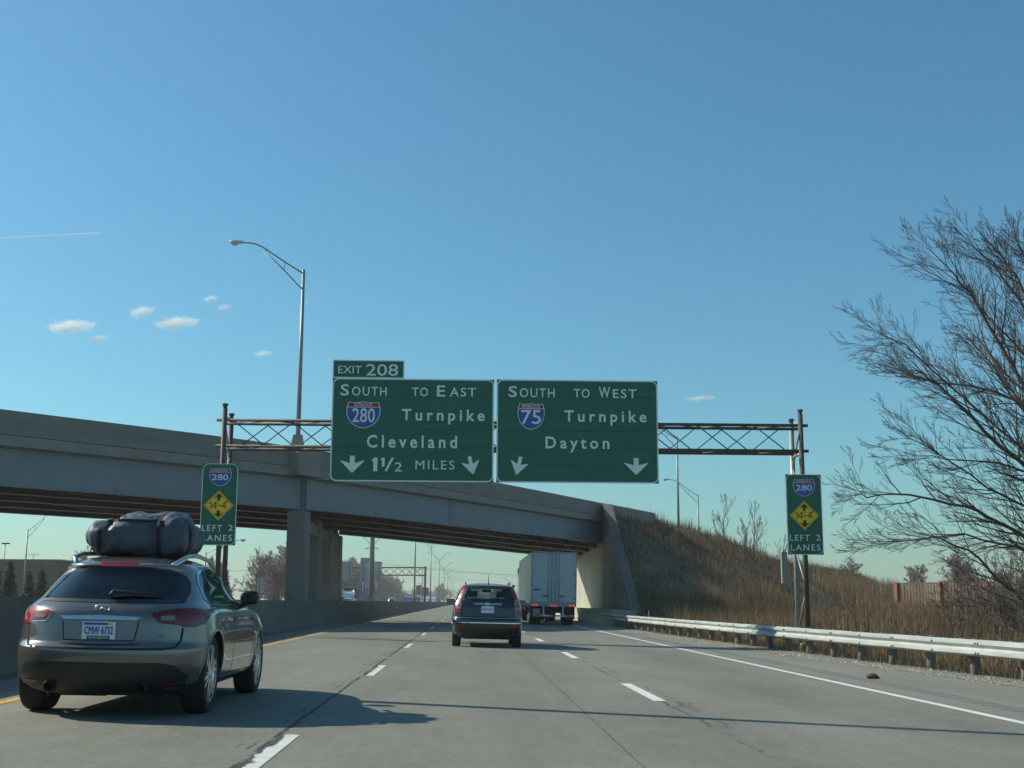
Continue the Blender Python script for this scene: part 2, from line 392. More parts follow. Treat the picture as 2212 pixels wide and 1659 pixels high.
# painted markings: thin sheets 4 mm above the road, parts of the road
def worn_mat(name, col, gate, x_edge=None):
    """paint with chips where the road shows through"""
    m = mat(name, col, .6, var=.12, vscale=5, bump=.15, bscale=70); t = m.node_tree; b = t.nodes['Principled BSDF']
    co = t.nodes.new('ShaderNodeTexCoord'); n = t.nodes.new('ShaderNodeTexNoise'); n.inputs['Scale'].default_value = 5.5; n.inputs['Detail'].default_value = 7; n.inputs['Roughness'].default_value = .7
    mp = t.nodes.new('ShaderNodeMapping'); mp.inputs['Scale'].default_value = (1.2, .5, 1); t.links.new(co.outputs['Object'], mp.inputs[0]); t.links.new(mp.outputs[0], n.inputs['Vector'])
    mr = t.nodes.new('ShaderNodeMapRange'); mr.inputs[1].default_value = gate; mr.inputs[2].default_value = gate+.025
    src = n.outputs['Fac']
    if x_edge is not None:
        sp = t.nodes.new('ShaderNodeSeparateXYZ'); t.links.new(co.outputs['Object'], sp.inputs[0])
        e = t.nodes.new('ShaderNodeMapRange'); e.inputs[1].default_value = x_edge; e.inputs[2].default_value = x_edge+.09; e.inputs[3].default_value = .3; e.inputs[4].default_value = 0
        t.links.new(sp.outputs[0], e.inputs[0]); ad = t.nodes.new('ShaderNodeMath'); ad.operation = 'ADD'
        t.links.new(src, ad.inputs[0]); t.links.new(e.outputs[0], ad.inputs[1]); src = ad.outputs[0]
    t.links.new(src, mr.inputs[0])
    mx = t.nodes.new('ShaderNodeMix'); mx.data_type = 'RGBA'; lk = b.inputs['Base Color'].links[0].from_socket
    t.links.new(lk, mx.inputs['A']); mx.inputs['B'].default_value = (.05, .048, .042, 1); t.links.new(mr.outputs[0], mx.inputs['Factor']); t.links.new(mx.outputs['Result'], b.inputs['Base Color'])
    return m
M['dash_l'] = worn_mat('worn_white_paint', (.62, .62, .59), .66, LX-.075)
M['dash_r'] = worn_mat('white_lane_paint', (.66, .66, .63), .72)
M['yellow'] = worn_mat('worn_yellow_paint', (.6, .34, .045), .62)
def strip(name, x0, x1, y0, y1, m, step=8.):
    ys = np.linspace(y0, y1, max(2, int((y1-y0)/step)+1)); V = []
    for y in ys:
        for x in (x0, x1): V.append((x, y, road_z(x)+.004))
    F = [(2*j, 2*j+1, 2*j+3, 2*j+2) for j in range(len(ys)-1)]
    return np_mesh(name, np.array(V), np.array(F), m, road)
for k in range(26):
    strip('lane_dash', LX-.08, LX+.08, 7.9+11.95*k, 11.15+11.95*k, M['dash_l'])
    strip('lane_dash', RX-.085, RX+.075, 3.9+11.95*k, 7.3+11.95*k, M['dash_r'])
strip('edge_line', EX-.075, EX+.075, -20, 900, M['dash_r'])
strip('yellow_edge_line', YX-.08, YX+.06, -20, 900, M['yellow'])

# ------------------------------------------------------------------ median barrier
mb = MB()
prof = [(-6.23, -.25), (-6.23, .2), (-6.42, .42), (-6.6, 1.16), (-6.63, 1.21), (-8.87, 1.21), (-8.9, 1.16), (-9.08, .42), (-9.2, .2), (-9.2, -.2)]
ysb = [-30, 0, 30, 60, 90, 140, 250, 500, 1000, 1800]
V = [(x, y, z) for y in ysb for x, z in prof]; n = len(prof)
F = [(j*n+i, j*n+(i+1), (j+1)*n+(i+1), (j+1)*n+i) for j in range(len(ysb)-1) for i in range(n-1)]
mb.add(V, F)
tag(mb.build('median_barrier', M['conc_barrier']), 'long grey-brown concrete median barrier along the left shoulder', 'barrier')

# ------------------------------------------------------------------ overpass
bridge = thing('overpass', 'skewed highway overpass with blue-grey steel girders on concrete columns', 'bridge', (-7.75, 66, 0))
def crom(P, n):
    P = [np.array(p, float) for p in P]; P = [2*P[0]-P[1]]+P+[2*P[-1]-P[-2]]; out = []
    for i in range(1, len(P)-2):
        for k in range(n):
            t = k/n; a, b, c, d = P[i-1:i+3]
            out.append(.5*((2*b)+(c-a)*t+(2*a-5*b+4*c-d)*t*t+(3*b-a-3*c+d)*t**3))
    out.append(P[-2]); return np.array(out)
NEAR = crom([(-38, 27.5), (-27.5, 36.5), (-17.6, 47), (-7.75, 58.2), (1.2, 73.4), (10.15, 90)], 6)
FAR = crom([(-48, 32), (-36, 43), (-21.5, 58), (-7.6, 75), (4.1, 101.2), (10.2, 114.8)], 6)
def sweep(mb, line, prof, smooth=False, close=True):
    """prof: list of (outward offset, z); outward = towards the camera side of the near edge"""
    n = len(prof); V = []
    for i, p in enumerate(line):
        d = line[min(i+1, len(line)-1)]-line[max(i-1, 0)]; d = d/np.hypot(*d); o = np.array((d[1], -d[0]))
        for u, z in prof: V.append((p[0]+o[0]*u, p[1]+o[1]*u, z(i/(len(line)-1)) if callable(z) else z))
    F = [(j*n+i, j*n+(i+1) % n, (j+1)*n+(i+1) % n, (j+1)*n+i) for j in range(len(line)-1) for i in range(n if close else n-1)]
    F += [tuple(range(n))[::-1], tuple((len(line)-1)*n+i for i in range(n))]
    mb.add(V, F, smooth); return mb
near_ext = np.concatenate([NEAR, [(12.2, 93.6), (15.2, 99.2)]])
M['parapet'] = mat('parapet_concrete', (.2, .18, .155), .85, col2=(.29, .262, .225), vscale=1.1, bump=.3, bscale=14, stretch=(.5, .5, 1.5))
M['fascia'] = mat('fascia_concrete', (.25, .225, .19), .85, col2=(.33, .3, .255), vscale=1.4, bump=.25, bscale=16)
sweep(MB(), near_ext, [(.02, 7.36), (.02, 7.42), (-.03, 8.3), (-.28, 8.3), (-.4, 7.36)]).build('parapet', M['parapet'], bridge, True)
sweep(MB(), NEAR, [(.07, 6.92), (.07, 7.33), (-.5, 7.335), (-.5, 6.92)]).build('deck_edge', M['fascia'], bridge, True)
far_off = FAR
sweep(MB(), FAR, [(.3, 6.9), (.3, 7.55), (0, 7.55), (-.05, 6.9)]).build('parapet', M['parapet'], bridge, True)
dk = MB(); n = len(NEAR)
Vd = [(*NEAR[i], 6.95) for i in range(n)]+[(*FAR[i], 6.6) for i in range(n)]+[(*NEAR[i], 7.2) for i in range(n)]+[(*FAR[i], 6.95) for i in range(n)]
dk.add(Vd, [(i, i+1, n+i+1, n+i) for i in range(n-1)]+[(2*n+i, 3*n+i, 3*n+i+1, 2*n+i+1) for i in range(n-1)]+[(i, 2*n+i, 2*n+i+1, i+1) for i in range(n-1)]+[(n+i, n+i+1, 3*n+i+1, 3*n+i) for i in range(n-1)])
dk.build('deck', M['conc'], bridge, True)
PIER = 18                                            # index of the pier station
NG = 5; GL = []
for g in range(NG):
    u = [.03, .26, .5, .74, .97][g]; line = NEAR*(1-u)+FAR*u; bot = 5.44-.33*u; top = 6.93-.33*u; GL.append((line, bot, top))
    for a, b, nm in ((0, PIER, 'girder'), (PIER, n-1, 'girder')):
        seg = line[a:b+1].copy()
        e = .06
        if a: seg[0] += (seg[1]-seg[0])/np.hypot(*(seg[1]-seg[0]))*e
        else: seg[-1] -= (seg[-1]-seg[-2])/np.hypot(*(seg[-1]-seg[-2]))*e
        o = sweep(MB(), seg, [(.22, bot), (.22, bot+.05), (.012, bot+.055), (.012, top-.045), (.2, top-.04), (.2, top), (-.2, top), (-.2, top-.04), (-.012, top-.045), (-.012, bot+.055), (-.22, bot+.05), (-.22, bot)]).build('girder', M['girder'] if g == 0 else M['girder_in'], bridge, True)
        if g == 0:
            o['label'] = 'blue-grey painted outer girder'
            # bolted splice plates and end stiffeners
            for fr in ((.6,) if not a else (.38,)):
                k = fr*(len(seg)-1); i0 = int(k); p = seg[i0]*(1-(k-i0))+seg[i0+1]*(k-i0); d = seg[i0+1]-seg[i0]; d /= np.hypot(*d); ou = np.array((d[1], -d[0])); rz = math.atan2(d[1], d[0])
                sp = MB(); c = p+ou*.022; sp.box((c[0], c[1], (bot+top)/2), (.74, .016, top-bot-.2), rz)
                for col in (-.29, -.17, -.06, .06, .17, .29):
                    for r in range(15):
                        q = p+ou*.036+d*col; sp.box((q[0], q[1], bot+.16+r*(top-bot-.32)/14), (.042, .024, .042), rz)
                so_ = sp.build('splice_plate', M['girder'], o)
            ends = [seg[-1]] if not a else [seg[0], seg[-1]]
            for p in ends:
                d = (seg[-1]-seg[0]); d /= np.hypot(*d); ou = np.array((d[1], -d[0])); q = p+ou*.11
                MB().box((q[0], q[1], (bot+top)/2), (.03, .18, top-bot-.12), math.atan2(d[1], d[0])).build('stiffener', M['girder'], o)
for g in range(NG-1):
    (l0, b0, t0), (l1, b1, t1) = GL[g], GL[g+1]
    for i in range(6, n-1, 2):
        if i == PIER: continue
        cf = MB(); A, B = l0[i], l1[i]
        cf.bar((*A, b0+.25), (*B, b1+.25), .09, .09); cf.bar((*A, t0-.3), (*B, t1-.3), .09, .09)
        cf.bar((*A, b0+.25), (*B, t1-.3), .08, .08); cf.bar((*A, t0-.3), (*B, b1+.25), .08, .08)
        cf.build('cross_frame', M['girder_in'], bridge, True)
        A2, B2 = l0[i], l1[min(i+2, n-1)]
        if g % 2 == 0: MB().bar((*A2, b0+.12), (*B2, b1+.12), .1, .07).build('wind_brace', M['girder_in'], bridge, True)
# pier in the median
M['pier'] = mat('pier_concrete', (.2, .175, .15), .85, col2=(.3, .265, .225), vscale=.9, bump=.3, bscale=14, stretch=(1, 1, .3))
for y in (57.9, 63.1, 68.3, 73.5):
    z1 = float(np.interp(y, [57.9, 75], [5.36, 5.03]))
    out = [(-.46, -.55), (-.36, -.65), (.36, -.65), (.46, -.55), (.46, .55), (.36, .65), (-.36, .65), (-.46, .55)]
    c = MB().prism([(u-7.76, v+y) for u, v in out], .9, z1-.1, 'xy').build('column', M['pier'], bridge, True)
    MB().box((-7.76, y, z1-.045), (.5, .6, .11)).build('bearing', M['girder_in'], c)
MB().box((-7.76, 65.7, 4.62), (.74, 14.3, .55)).build('pier_cap', M['pier'], bridge, True)
# pedestal of the lamp, bulging out of the parapet at the pier
pm = MB(); pd = NEAR[PIER+1]-NEAR[PIER-1]; pd /= np.hypot(*pd); po = np.array((pd[1], -pd[0])); prz = math.atan2(pd[1], pd[0]); pc = NEAR[PIER]+po*.1
pm.box((pc[0], pc[1], 7.62), (1.55, .85, 1.4), prz); pm.build('pedestal', M['fascia'], bridge, True, bevel=.05)
# right abutment, wing wall and barrier
ab = MB(); ab.prism([(90, -.5), (124, -.5), (124, 5.0), (90, 5.35)], 9.95, 10.5, 'yz'); ab.build('abutment', M['conc_light'], bridge, True)
MB().box((10.52, 106, 6.1), (.9, 34, 2.0)).build('backwall', M['conc'], bridge, True)
ww = MB(); ww.prism([(74.2, -.5), (90, -.5), (90, 8.05), (88.6, 8.05), (74.2, .55)], 9.9, 10.35, 'yz'); ww.build('wing_wall', M['pier'], bridge, True)
cp = MB(); cp.prism([(74.0, .56), (88.5, 8.14), (90.0, 8.14), (90.0, 8.02), (88.62, 8.02), (74.4, .5)], 9.84, 10.45, 'yz'); cp.build('wing_coping', M['conc_barrier'], bridge, True)
jb = MB(); prj = [(8.28, -.2), (8.28, .02), (8.42, .22), (8.52, .78), (8.75, .78), (9.96, .74), (9.96, -.3)]
jb.add([(x, y, z) for y in (72.5, 124) for x, z in prj], [(i, i+1, 7+i+1, 7+i) for i in range(6)]+[tuple(range(7))[::-1], tuple(range(7, 14))])
tag(jb.build('concrete_barrier', M['conc_light']), 'pale low concrete barrier at the foot of the abutment wall', 'barrier')

# ------------------------------------------------------------------ guardrail
grl = thing('guardrail', 'galvanised steel guardrail on round timber posts along the right shoulder', 'guardrail', (9, 40, 0))
W = [(-.0, .312), (-.03, .295), (-.085, .265), (-.085, .225), (-.03, .19), (0, .155), (-.03, .12), (-.085, .085), (-.085, .045), (-.03, .017), (0, 0)]
y = 8.; k = 0
while y < 73.5:
    ys = [y-.08, y+1.27, y+2.54, y+3.81]; V = []
    for q in ys:
        x = guard_x(q); z0 = road_z(x)+.375+.004*math.sin(q*1.7)
        for u, v in W: V.append((x+u+.0025*(q == ys[0])*-1, q, z0+v))
        for u, v in reversed(W): V.append((x+u+.006, q, z0+v))
    m_ = len(W)*2; F = [(j*m_+i, j*m_+(i+1) % m_, (j+1)*m_+(i+1) % m_, (j+1)*m_+i) for j in range(3) for i in range(m_)]
    F += [tuple(range(m_))[::-1], tuple(3*m_+i for i in range(m_))]
    o = MB().add(V, F, False).build('rail_section', M['rail'], grl, True)
    bl = MB()
    for yy in (y-.02, y+.08, y+1.9):
        for v in (.065, .245):
            x = guard_x(yy); bl.box((x-.092, yy, road_z(x)+.375+v), (.02, .035, .035))
    bl.build('bolt', M['gantry'], o)
    y += 3.81
y = 8.9
while y < 73:
    x = guard_x(y); z = road_z(x)
    p = MB().tube([(x+.29, y, z-.25), (x+.29, y, z+.69)], .098, 10); o = p.build('post', M['wood_post'], grl, True)
    MB().box((x+.115, y, z+.53), (.17, .15, .34)).build('blockout', M['wood_post'], o)
    y += 1.905
for y in (58, 18):
    x = guard_x(y); tag(MB().box((x+.2, y, road_z(x)+.82), (.02, .09, .3)).box((x+.2, y, road_z(x)+.6), (.015, .02, .3)).build('marker_plate', M['galv']), 'small pale marker plate standing behind the guardrail', 'marker', 'marker plates on the guardrail')

# ------------------------------------------------------------------ street lamps
def lamp(name, label, loc, pole_h, arms, base=True, group=None, r=.1, reach=3.4, rise=1.4, detail=True):
    t = thing(name, label, 'street lamp', loc, 0, group)
    MB().tube([(0, 0, 0), (0, 0, pole_h)], [r*1.15, r*.72], 10).build('pole', M['pole'], t)
    if base: MB().prism([(-.3, -.26), (.3, -.26), (.3, .26), (-.3, .26)], 0, .02, 'xy').add([(-.3, -.26, 0), (.3, -.26, 0), (.3, .26, 0), (-.3, .26, 0), (-.2, -.18, .62), (.2, -.18, .62), (.2, .18, .62), (-.2, .18, .62)], [(0, 1, 5, 4), (1, 2, 6, 5), (2, 3, 7, 6), (3, 0, 4, 7), (4, 5, 6, 7)]).build('base', M['fascia'], t)
    MB().lathe([(r*.75, pole_h), (r*.75, pole_h+.06), (0.001, pole_h+.12)], (0, 0, 0), 'z', 10).build('cap', M['pole'], t)
    k = reach/3.4; q = rise/1.4
    for a in arms:
        c, s = math.cos(a), math.sin(a); P = lambda o, z: (o*c, o*s, pole_h+z)
        am = MB().tube([P(0, -.12), P(1.0*k, .5*q), P(1.85*k, 1.08*q), P(2.15*k, 1.25*q), P(2.45*k, 1.36*q), P(2.8*k, 1.4*q), P(3.0*k, 1.4*q)], r*.38, 6)
        if detail:
            am.tube([P(0, -.95), P(1.0*k, .1*q), P(1.95*k, 1.0*q)], r*.33, 6); am.tube([P(.95*k, .1*q), P(.95*k, .46*q)], r*.25, 5); am.tube([P(1.85*k, .93*q), P(1.9*k, 1.12*q)], r*.25, 5)
        am.build('arm', M['pole'], t)
        hd = MB(); n = 10; prof = [(0, .05), (.06, .085), (.2, .11), (.45, .13), (.6, .11), (.68, .05)]; V = []; F = []
        for u, rr in prof:
            for j in range(n):
                b = 2*math.pi*j/n; x, z = rr*math.cos(b)*1.15, rr*math.sin(b)*.85; o = 2.95*k+u; V.append((o*c-x*s, o*s+x*c, pole_h+1.4*q+z+.02))
        for i in range(len(prof)-1):
            for j in range(n): F.append((i*n+j, i*n+(j+1) % n, (i+1)*n+(j+1) % n, (i+1)*n+j))
        F += [tuple(range(n))[::-1], tuple((len(prof)-1)*n+j for j in range(n))]
        h = hd.add(V, F, True).build('lamp_head', M['lamp_head'], t)
        V = []; F = []
        for i in range(4):
            z = -.06-.12*math.sin(i/3*1.5); rr = .115*math.cos(i/3*1.4)
            for j in range(8): b = 2*math.pi*j/8; o = 2.95*k+.42+rr*1.4*math.cos(b); V.append((o*c-rr*math.sin(b)*s, o*s+rr*math.sin(b)*c, pole_h+1.4*q+z))
        for i in range(3):
            for j in range(8): F.append((i*8+j, i*8+(j+1) % 8, (i+1)*8+(j+1) % 8, (i+1)*8+j))
        MB().add(V, F, True).build('lens', M['lens'], h)
    return t
lamp('street_lamp', 'tall single-arm street lamp rising from the overpass parapet', (-8.0, 58.35, 8.31), 8.62, [math.pi])
for i in range(10):
    y = 17.3 if i == 0 else 103.5+88*(i-1)
    if i == 0: lb = 'double-arm median lamp pole beside the car with the roof bag'
    elif i == 1: lb = 'thick grey median lamp pole just beyond the overpass columns'
    elif i == 2: lb = 'slim grey median lamp pole between the overpass and the far gantry'
    else: lb = 'double-arm lamp pole in the median row beyond the far gantry'
    lamp('median_lamp', lb, (-7.75, y, 1.15), 12.4, [0, math.pi], group='median lamps' if i > 2 else None, r=.13 if i != 1 else .2, reach=3.2, rise=1.9, detail=i != 0)
lamp('ramp_lamp', 'tall single-arm lamp on the embankment crest behind the gantry truss', (18.6, 108, 7.2), 8.4, [math.pi])
lamp('ramp_lamp', 'shorter lamp standing beyond the embankment crest', (26.4, 140, 5.2), 8.1, [math.pi], reach=3.8, rise=1.75)
lamp('street_lamp', 'single-arm lamp in front of the brown building', (-50.1, 144, 0), 9.05, [0], reach=3.1, rise=1.9)
lamp('street_lamp', 'single-arm lamp behind the left gantry legs', (-26.9, 130, 0), 6.05, [0], reach=3.9, rise=1.35, base=False)
lamp('street_lamp', 'far single-arm lamp reaching out beside the truck trailer', (17.5, 480, 0), 9.2, [math.pi], reach=4.5)
t = thing('car_park_lamp', 'flat shoebox lamp above the roof of the brown building', 'street lamp', (-60.2, 165, 0))
MB().tube([(0, 0, 0), (0, 0, 8.35)], .07, 8).build('pole', M['pole'], t); MB().box((.1, 0, 8.45), (.95, .4, .17)).build('lamp_head', M['gantry'], t)

# ------------------------------------------------------------------ overhead sign gantry
gan = thing('sign_gantry', 'weathered steel pipe truss gantry spanning the road in front of the overpass', 'gantry', (1.6, 40, 0))
XL, XR, Y0, Y1, ZT, ZB = -7.87, 11.0, 40., 41.15, 6.98, 6.13
for X, zb in ((XL, 1.19), (XR, -.45)):
    for Y, top in ((Y0, 7.35), (Y1, 7.2)):
        mt = M['gantry_lt'] if X > 0 and Y == Y1 else M['gantry']
        p = MB().tube([(X, Y, zb), (X, Y, top-.02)], .082, 14).build('leg', mt, gan, True)
        MB().lathe([(.07, top-.02), (.07, top+.06), (.1, top+.1), (.1, top+.14), (.03, top+.16)], (X, Y, 0), 'z', 12).build('cap', M['gantry'], p)
        if X > 0: MB().box((X, Y, -.4), (.5, .5, .62)).build('footing', M['conc_light'], p)
    br = MB()
    zz = np.linspace(max(zb, .1)+.2, 7, 6)
    for i in range(5): br.tube([(X, Y0 if i % 2 else Y1, zz[i]), (X, Y1 if i % 2 else Y0, zz[i+1])], .03, 6)
    br.tube([(X, Y0, ZT+.1), (X, Y1, ZT+.1)], .045, 6); br.tube([(X, Y0, ZB-.1), (X, Y1, ZB-.1)], .045, 6)
    br.build('leg_brace', M['gantry_lt'], gan, True)
for Y in (Y0+.16, Y1-.16):
    for Z in (ZT, ZB):
        MB().tube([(XL-.28, Y, Z), (XR+.28, Y, Z)], .052, 12).build('chord', M['gantry'], gan, True)
for Y, off in ((Y0+.16, 0.), (Y1-.16, .95)):
    x = XL+.3+off*0; k = 0 if off == 0 else 1
    while x+.95 < XR-.1:
        a, b = (ZT-.05, ZB+.05) if k % 2 == 0 else (ZB+.05, ZT-.05)
        MB().tube([(x, Y, a), (x+.95, Y, b)], .02, 6).build('diagonal', M['gantry'], gan, True)
        x += .95; k += 1
x = XL+.5; k = 0
while x < XR-.6:
    for Z in (ZT, ZB):
        MB().tube([(x, Y0+.16, Z), (x+.95, Y1-.16, Z)] if k % 2 else [(x, Y1-.16, Z), (x+.95, Y0+.16, Z)], .02, 5).build('plan_brace', M['gantry'], gan, True)
    x += .95; k += 1
tag(MB().box((10.66, 41.4, 2.35), (.2, .16, 1.05)).build('control_box', M['pole'], None, bevel=.02), 'narrow grey control box fixed to the right gantry legs', 'control box')

# ------------------------------------------------------------------ signs
def rrect(w_, h_, r, n=7, inset=0.):
    P = []
    x0, x1, z0, z1 = inset, w_-inset, inset, h_-inset; r = max(r-inset, .002)
    for cx, cz, a0 in ((x1-r, z0+r, -90), (x1-r, z1-r, 0), (x0+r, z1-r, 90), (x0+r, z0+r, 180)):
        for k in range(n): a = R(a0+90*k/(n-1)); P.append((cx+r*math.cos(a), cz+r*math.sin(a)))
    return P
def ring(mb, A, B, y, th):
    n = len(A); V = [(u, y, v) for u, v in A]+[(u, y, v) for u, v in B]+[(u, y+th, v) for u, v in A]+[(u, y+th, v) for u, v in B]
    F = [(i, (i+1) % n, n+(i+1) % n, n+i) for i in range(n)]+[(i, 2*n+i, 2*n+(i+1) % n, (i+1) % n) for i in range(n)]+[(n+i, n+(i+1) % n, 3*n+(i+1) % n, 3*n+i) for i in range(n)]
    return mb.add(V, F)
def sign_base(name, label, X0, X1, Z0, Z1, Y, planks, bw, br, group=None):
    t = thing(name, label, 'sign', (X0, Y, Z0), 0, group); w_, h_ = X1-X0, Z1-Z0; hp = h_/planks
    for k in range(planks): MB().box((w_/2, .03, hp*(k+.5)), (w_, .05+.004*(k % 2), hp-.008)).build('plank', M['sign'], t)
    MB().box((w_/2, .08, h_/2), (w_*.96, .03, h_*.94)).build('backing', M['sback'], t)
    ring(MB(), rrect(w_, h_, br), rrect(w_, h_, br, inset=bw), -.004, .012).build('border', M['legend'], t)
    return t, w_, h_
def poly(pts, m, parent, name, y=-.004, th=.01): return MB().prism(pts, y, y+th, 'xz').build(name, m, parent)
def arrow(cx, ztop, ztip, half, m, parent, tilt=0., narrow=1.):
    H = ztop-ztip; P = [(-.205*half, 0), (-.205*half, -.43*H), (-half, -.27*H), (-half*.99, -.31*H), (-.03*half, -H), (.03*half, -H), (half*.99, -.31*H), (half, -.27*H), (.205*half, -.43*H), (.205*half, 0)]
    c, s = math.cos(tilt), math.sin(tilt); zm = -H/2
    return poly([(cx+u*c-(v-zm)*s, ztop+zm+u*s+(v-zm)*c) for u, v in P], m, parent, 'arrow')
def shield_outline(x0, x1, z0, z1, wide=1.):
    pts = []; cx = (x0+x1)/2; hw = (x1-x0)/2; H = z1-z0
    top = [(0, 1.0), (.25, .965), (.55, .96), (.86, .99), (.93, .9), (.985, .78), (1., .62), (.96, .46), (.86, .31), (.68, .175), (.42, .07), (.18, .015), (0, 0)]
    right = [(cx+hw*u, z0+H*v) for u, v in top]
    return right+[(2*cx-u, v) for u, v in reversed(right[1:-1])]
def shield(parent, x0, x1, z0, z1, band, num, nbox, ibox):
    out = shield_outline(x0, x1, z0, z1); cx, cz = (x0+x1)/2, (z0+z1)/2
    s = poly(out, M['legend'], parent, 'route_shield', -.012, .014); f = .955
    inn = [(cx+(u-cx)*f, cz+(v-cz)*f) for u, v in out]
    def clip(P, z, above):
        Q = []
        for i in range(len(P)):
            a, b = P[i], P[(i+1) % len(P)]; ia = (a[1] >= z) == above; ib = (b[1] >= z) == above
            if ia: Q.append(a)
            if ia != ib: k = (z-a[1])/(b[1]-a[1]); Q.append((a[0]+k*(b[0]-a[0]), z))
        return Q
    g = (z1-z0)*.012
    poly(clip(inn, band-g, False), M['sblue'], s, 'blue_field', -.017, .008); poly(clip(inn, band+g, True), M['sred'], s, 'red_band', -.017, .008)
    text('INTERSTATE', ibox, -.019, M['legend'], s, bold=.008); text(num, nbox, -.019, M['legend'], s, bold=.028)
def art(xl0, xl1, xr0, xr1, yt0, yt1, yb0, yb1, w_, h_):
    """drawing units of a sign -> metres on it (corners: tl, bl / tr, br)"""
    def f(x, y):
        u = .5; v = .5
        for _ in range(4):
            v = (y-(yt0+(yt1-yt0)*u))/((yb0+(yb1-yb0)*u)-(yt0+(yt1-yt0)*u)); l = xl0+(xl1-xl0)*v; r_ = xr0+(xr1-xr0)*v; u = (x-l)/(r_-l)
        return u*w_, (1-v)*h_
    return f
def tbox(f, x0, y0, x1, y1):
    a = f(x0, (y0+y1)/2); b = f(x1, (y0+y1)/2); c = f((x0+x1)/2, y1); d = f((x0+x1)/2, y0); return (a[0], b[0], c[1], d[1])
# left panel
S, w_, h_ = sign_base('overhead_sign', 'green overhead sign for South 280 to East Turnpike, Cleveland', -4.40, .87, 4.985, 8.36, 39.86, 6, .042, .21)
f = art(125, 92, 2034, 2016, 333, 352, 1558, 1578, w_, h_); L = M['legend']
for s_, bx, bo in (('S', (218, 408, 318, 546), .03), ('OUTH', (352, 440, 762, 548), .02), ('TO', (1062, 448, 1250, 555), .02), ('E', (1355, 422, 1453, 556), .03), ('AST', (1505, 450, 1818, 558), .02), ('Turnpike', (938, 710, 1918, 890), .035), ('Cleveland', (527, 1018, 1590, 1172), .035), ('/', (735, 1283, 845, 1445), 0.), ('2', (853, 1340, 940, 1447), .01), ('MILES', (1098, 1318, 1558, 1425), 0)):
    text(s_, tbox(f, *bx), -.006, L, S, bold=.085 if len(s_) > 5 else bo*1.9, sp=1.45 if len(s_) > 5 else 1.2)
for bx, w2 in (((590, 1283, 650, 1445), .13), ((690, 1283, 738, 1390), .085)):
    x0, x1, z0, z1 = tbox(f, *bx); Q = lambda u, v: (x0+(x1-x0)*u, -.008, z0+(z1-z0)*v)
    MB().bar(Q(.62, 0), Q(.62, 1), w2, .006, up=(0, 1, 0)).bar(Q(.66, .93), Q(.05, .74), w2*.6, .005, up=(0, 1, 0)).build('numeral', L, S)
b = tbox(f, 285, 615, 686, 935); shield(S, b[0], b[1], b[2], b[3], f(485, 685)[1], '280', tbox(f, 357, 697, 622, 866), tbox(f, 380, 637, 592, 677))
b = tbox(f, 213, 1260, 497, 1460); arrow((b[0]+b[1])/2, b[3], b[2], (b[1]-b[0])/2, L, S)
b = tbox(f, 1672, 1268, 1840, 1486); arrow((b[0]+b[1])/2, b[3], b[2], .29, L, S, R(12))
# exit plaque
E, we, he = sign_base('exit_sign', 'small green Exit 208 plaque mounted above the left overhead sign', -4.41, -2.075, 8.363, 8.965, 39.86, 1, .035, .02)
f = art(118, 113, 967, 965, 118, 128, 330, 340, we, he)
text('EXIT', tbox(f, 180, 190, 460, 278), -.006, L, E, bold=.015); text('208', tbox(f, 512, 170, 893, 307), -.006, L, E, bold=.02)
# right panel
S, w_, h_ = sign_base('overhead_sign', 'green overhead sign for South 75 to West Turnpike, Dayton', .96, 6.25, 4.985, 8.375, 39.86, 6, .042, .21)
f = art(80, 76, 2092, 2103, 77, 101, 1370, 1390, w_, h_)
for s_, bx, bo in (('S', (225, 163, 333, 305), .03), ('OUTH', (366, 192, 803, 308), .02), ('TO', (1043, 200, 1240, 314), .02), ('W', (1355, 176, 1498, 316), .03), ('EST', (1533, 205, 1830, 320), .02), ('Turnpike', (923, 476, 1952, 665), .035), ('Dayton', (688, 805, 1485, 1000), .035)):
    text(s_, tbox(f, *bx), -.006, L, S, bold=.085 if len(s_) > 5 else bo*1.9, sp=1.45 if len(s_) > 5 else 1.2)
b = tbox(f, 340, 380, 677, 715); shield(S, b[0], b[1], b[2], b[3], f(508, 452)[1], '75', tbox(f, 384, 470, 630, 645), tbox(f, 397, 403, 622, 445))
b = tbox(f, 1670, 1072, 1970, 1280); arrow((b[0]+b[1])/2, b[3], b[2], (b[1]-b[0])/2, L, S)
b = tbox(f, 262, 1048, 445, 1282); arrow((b[0]+b[1])/2, b[3], b[2], .29, L, S, R(-13.5))
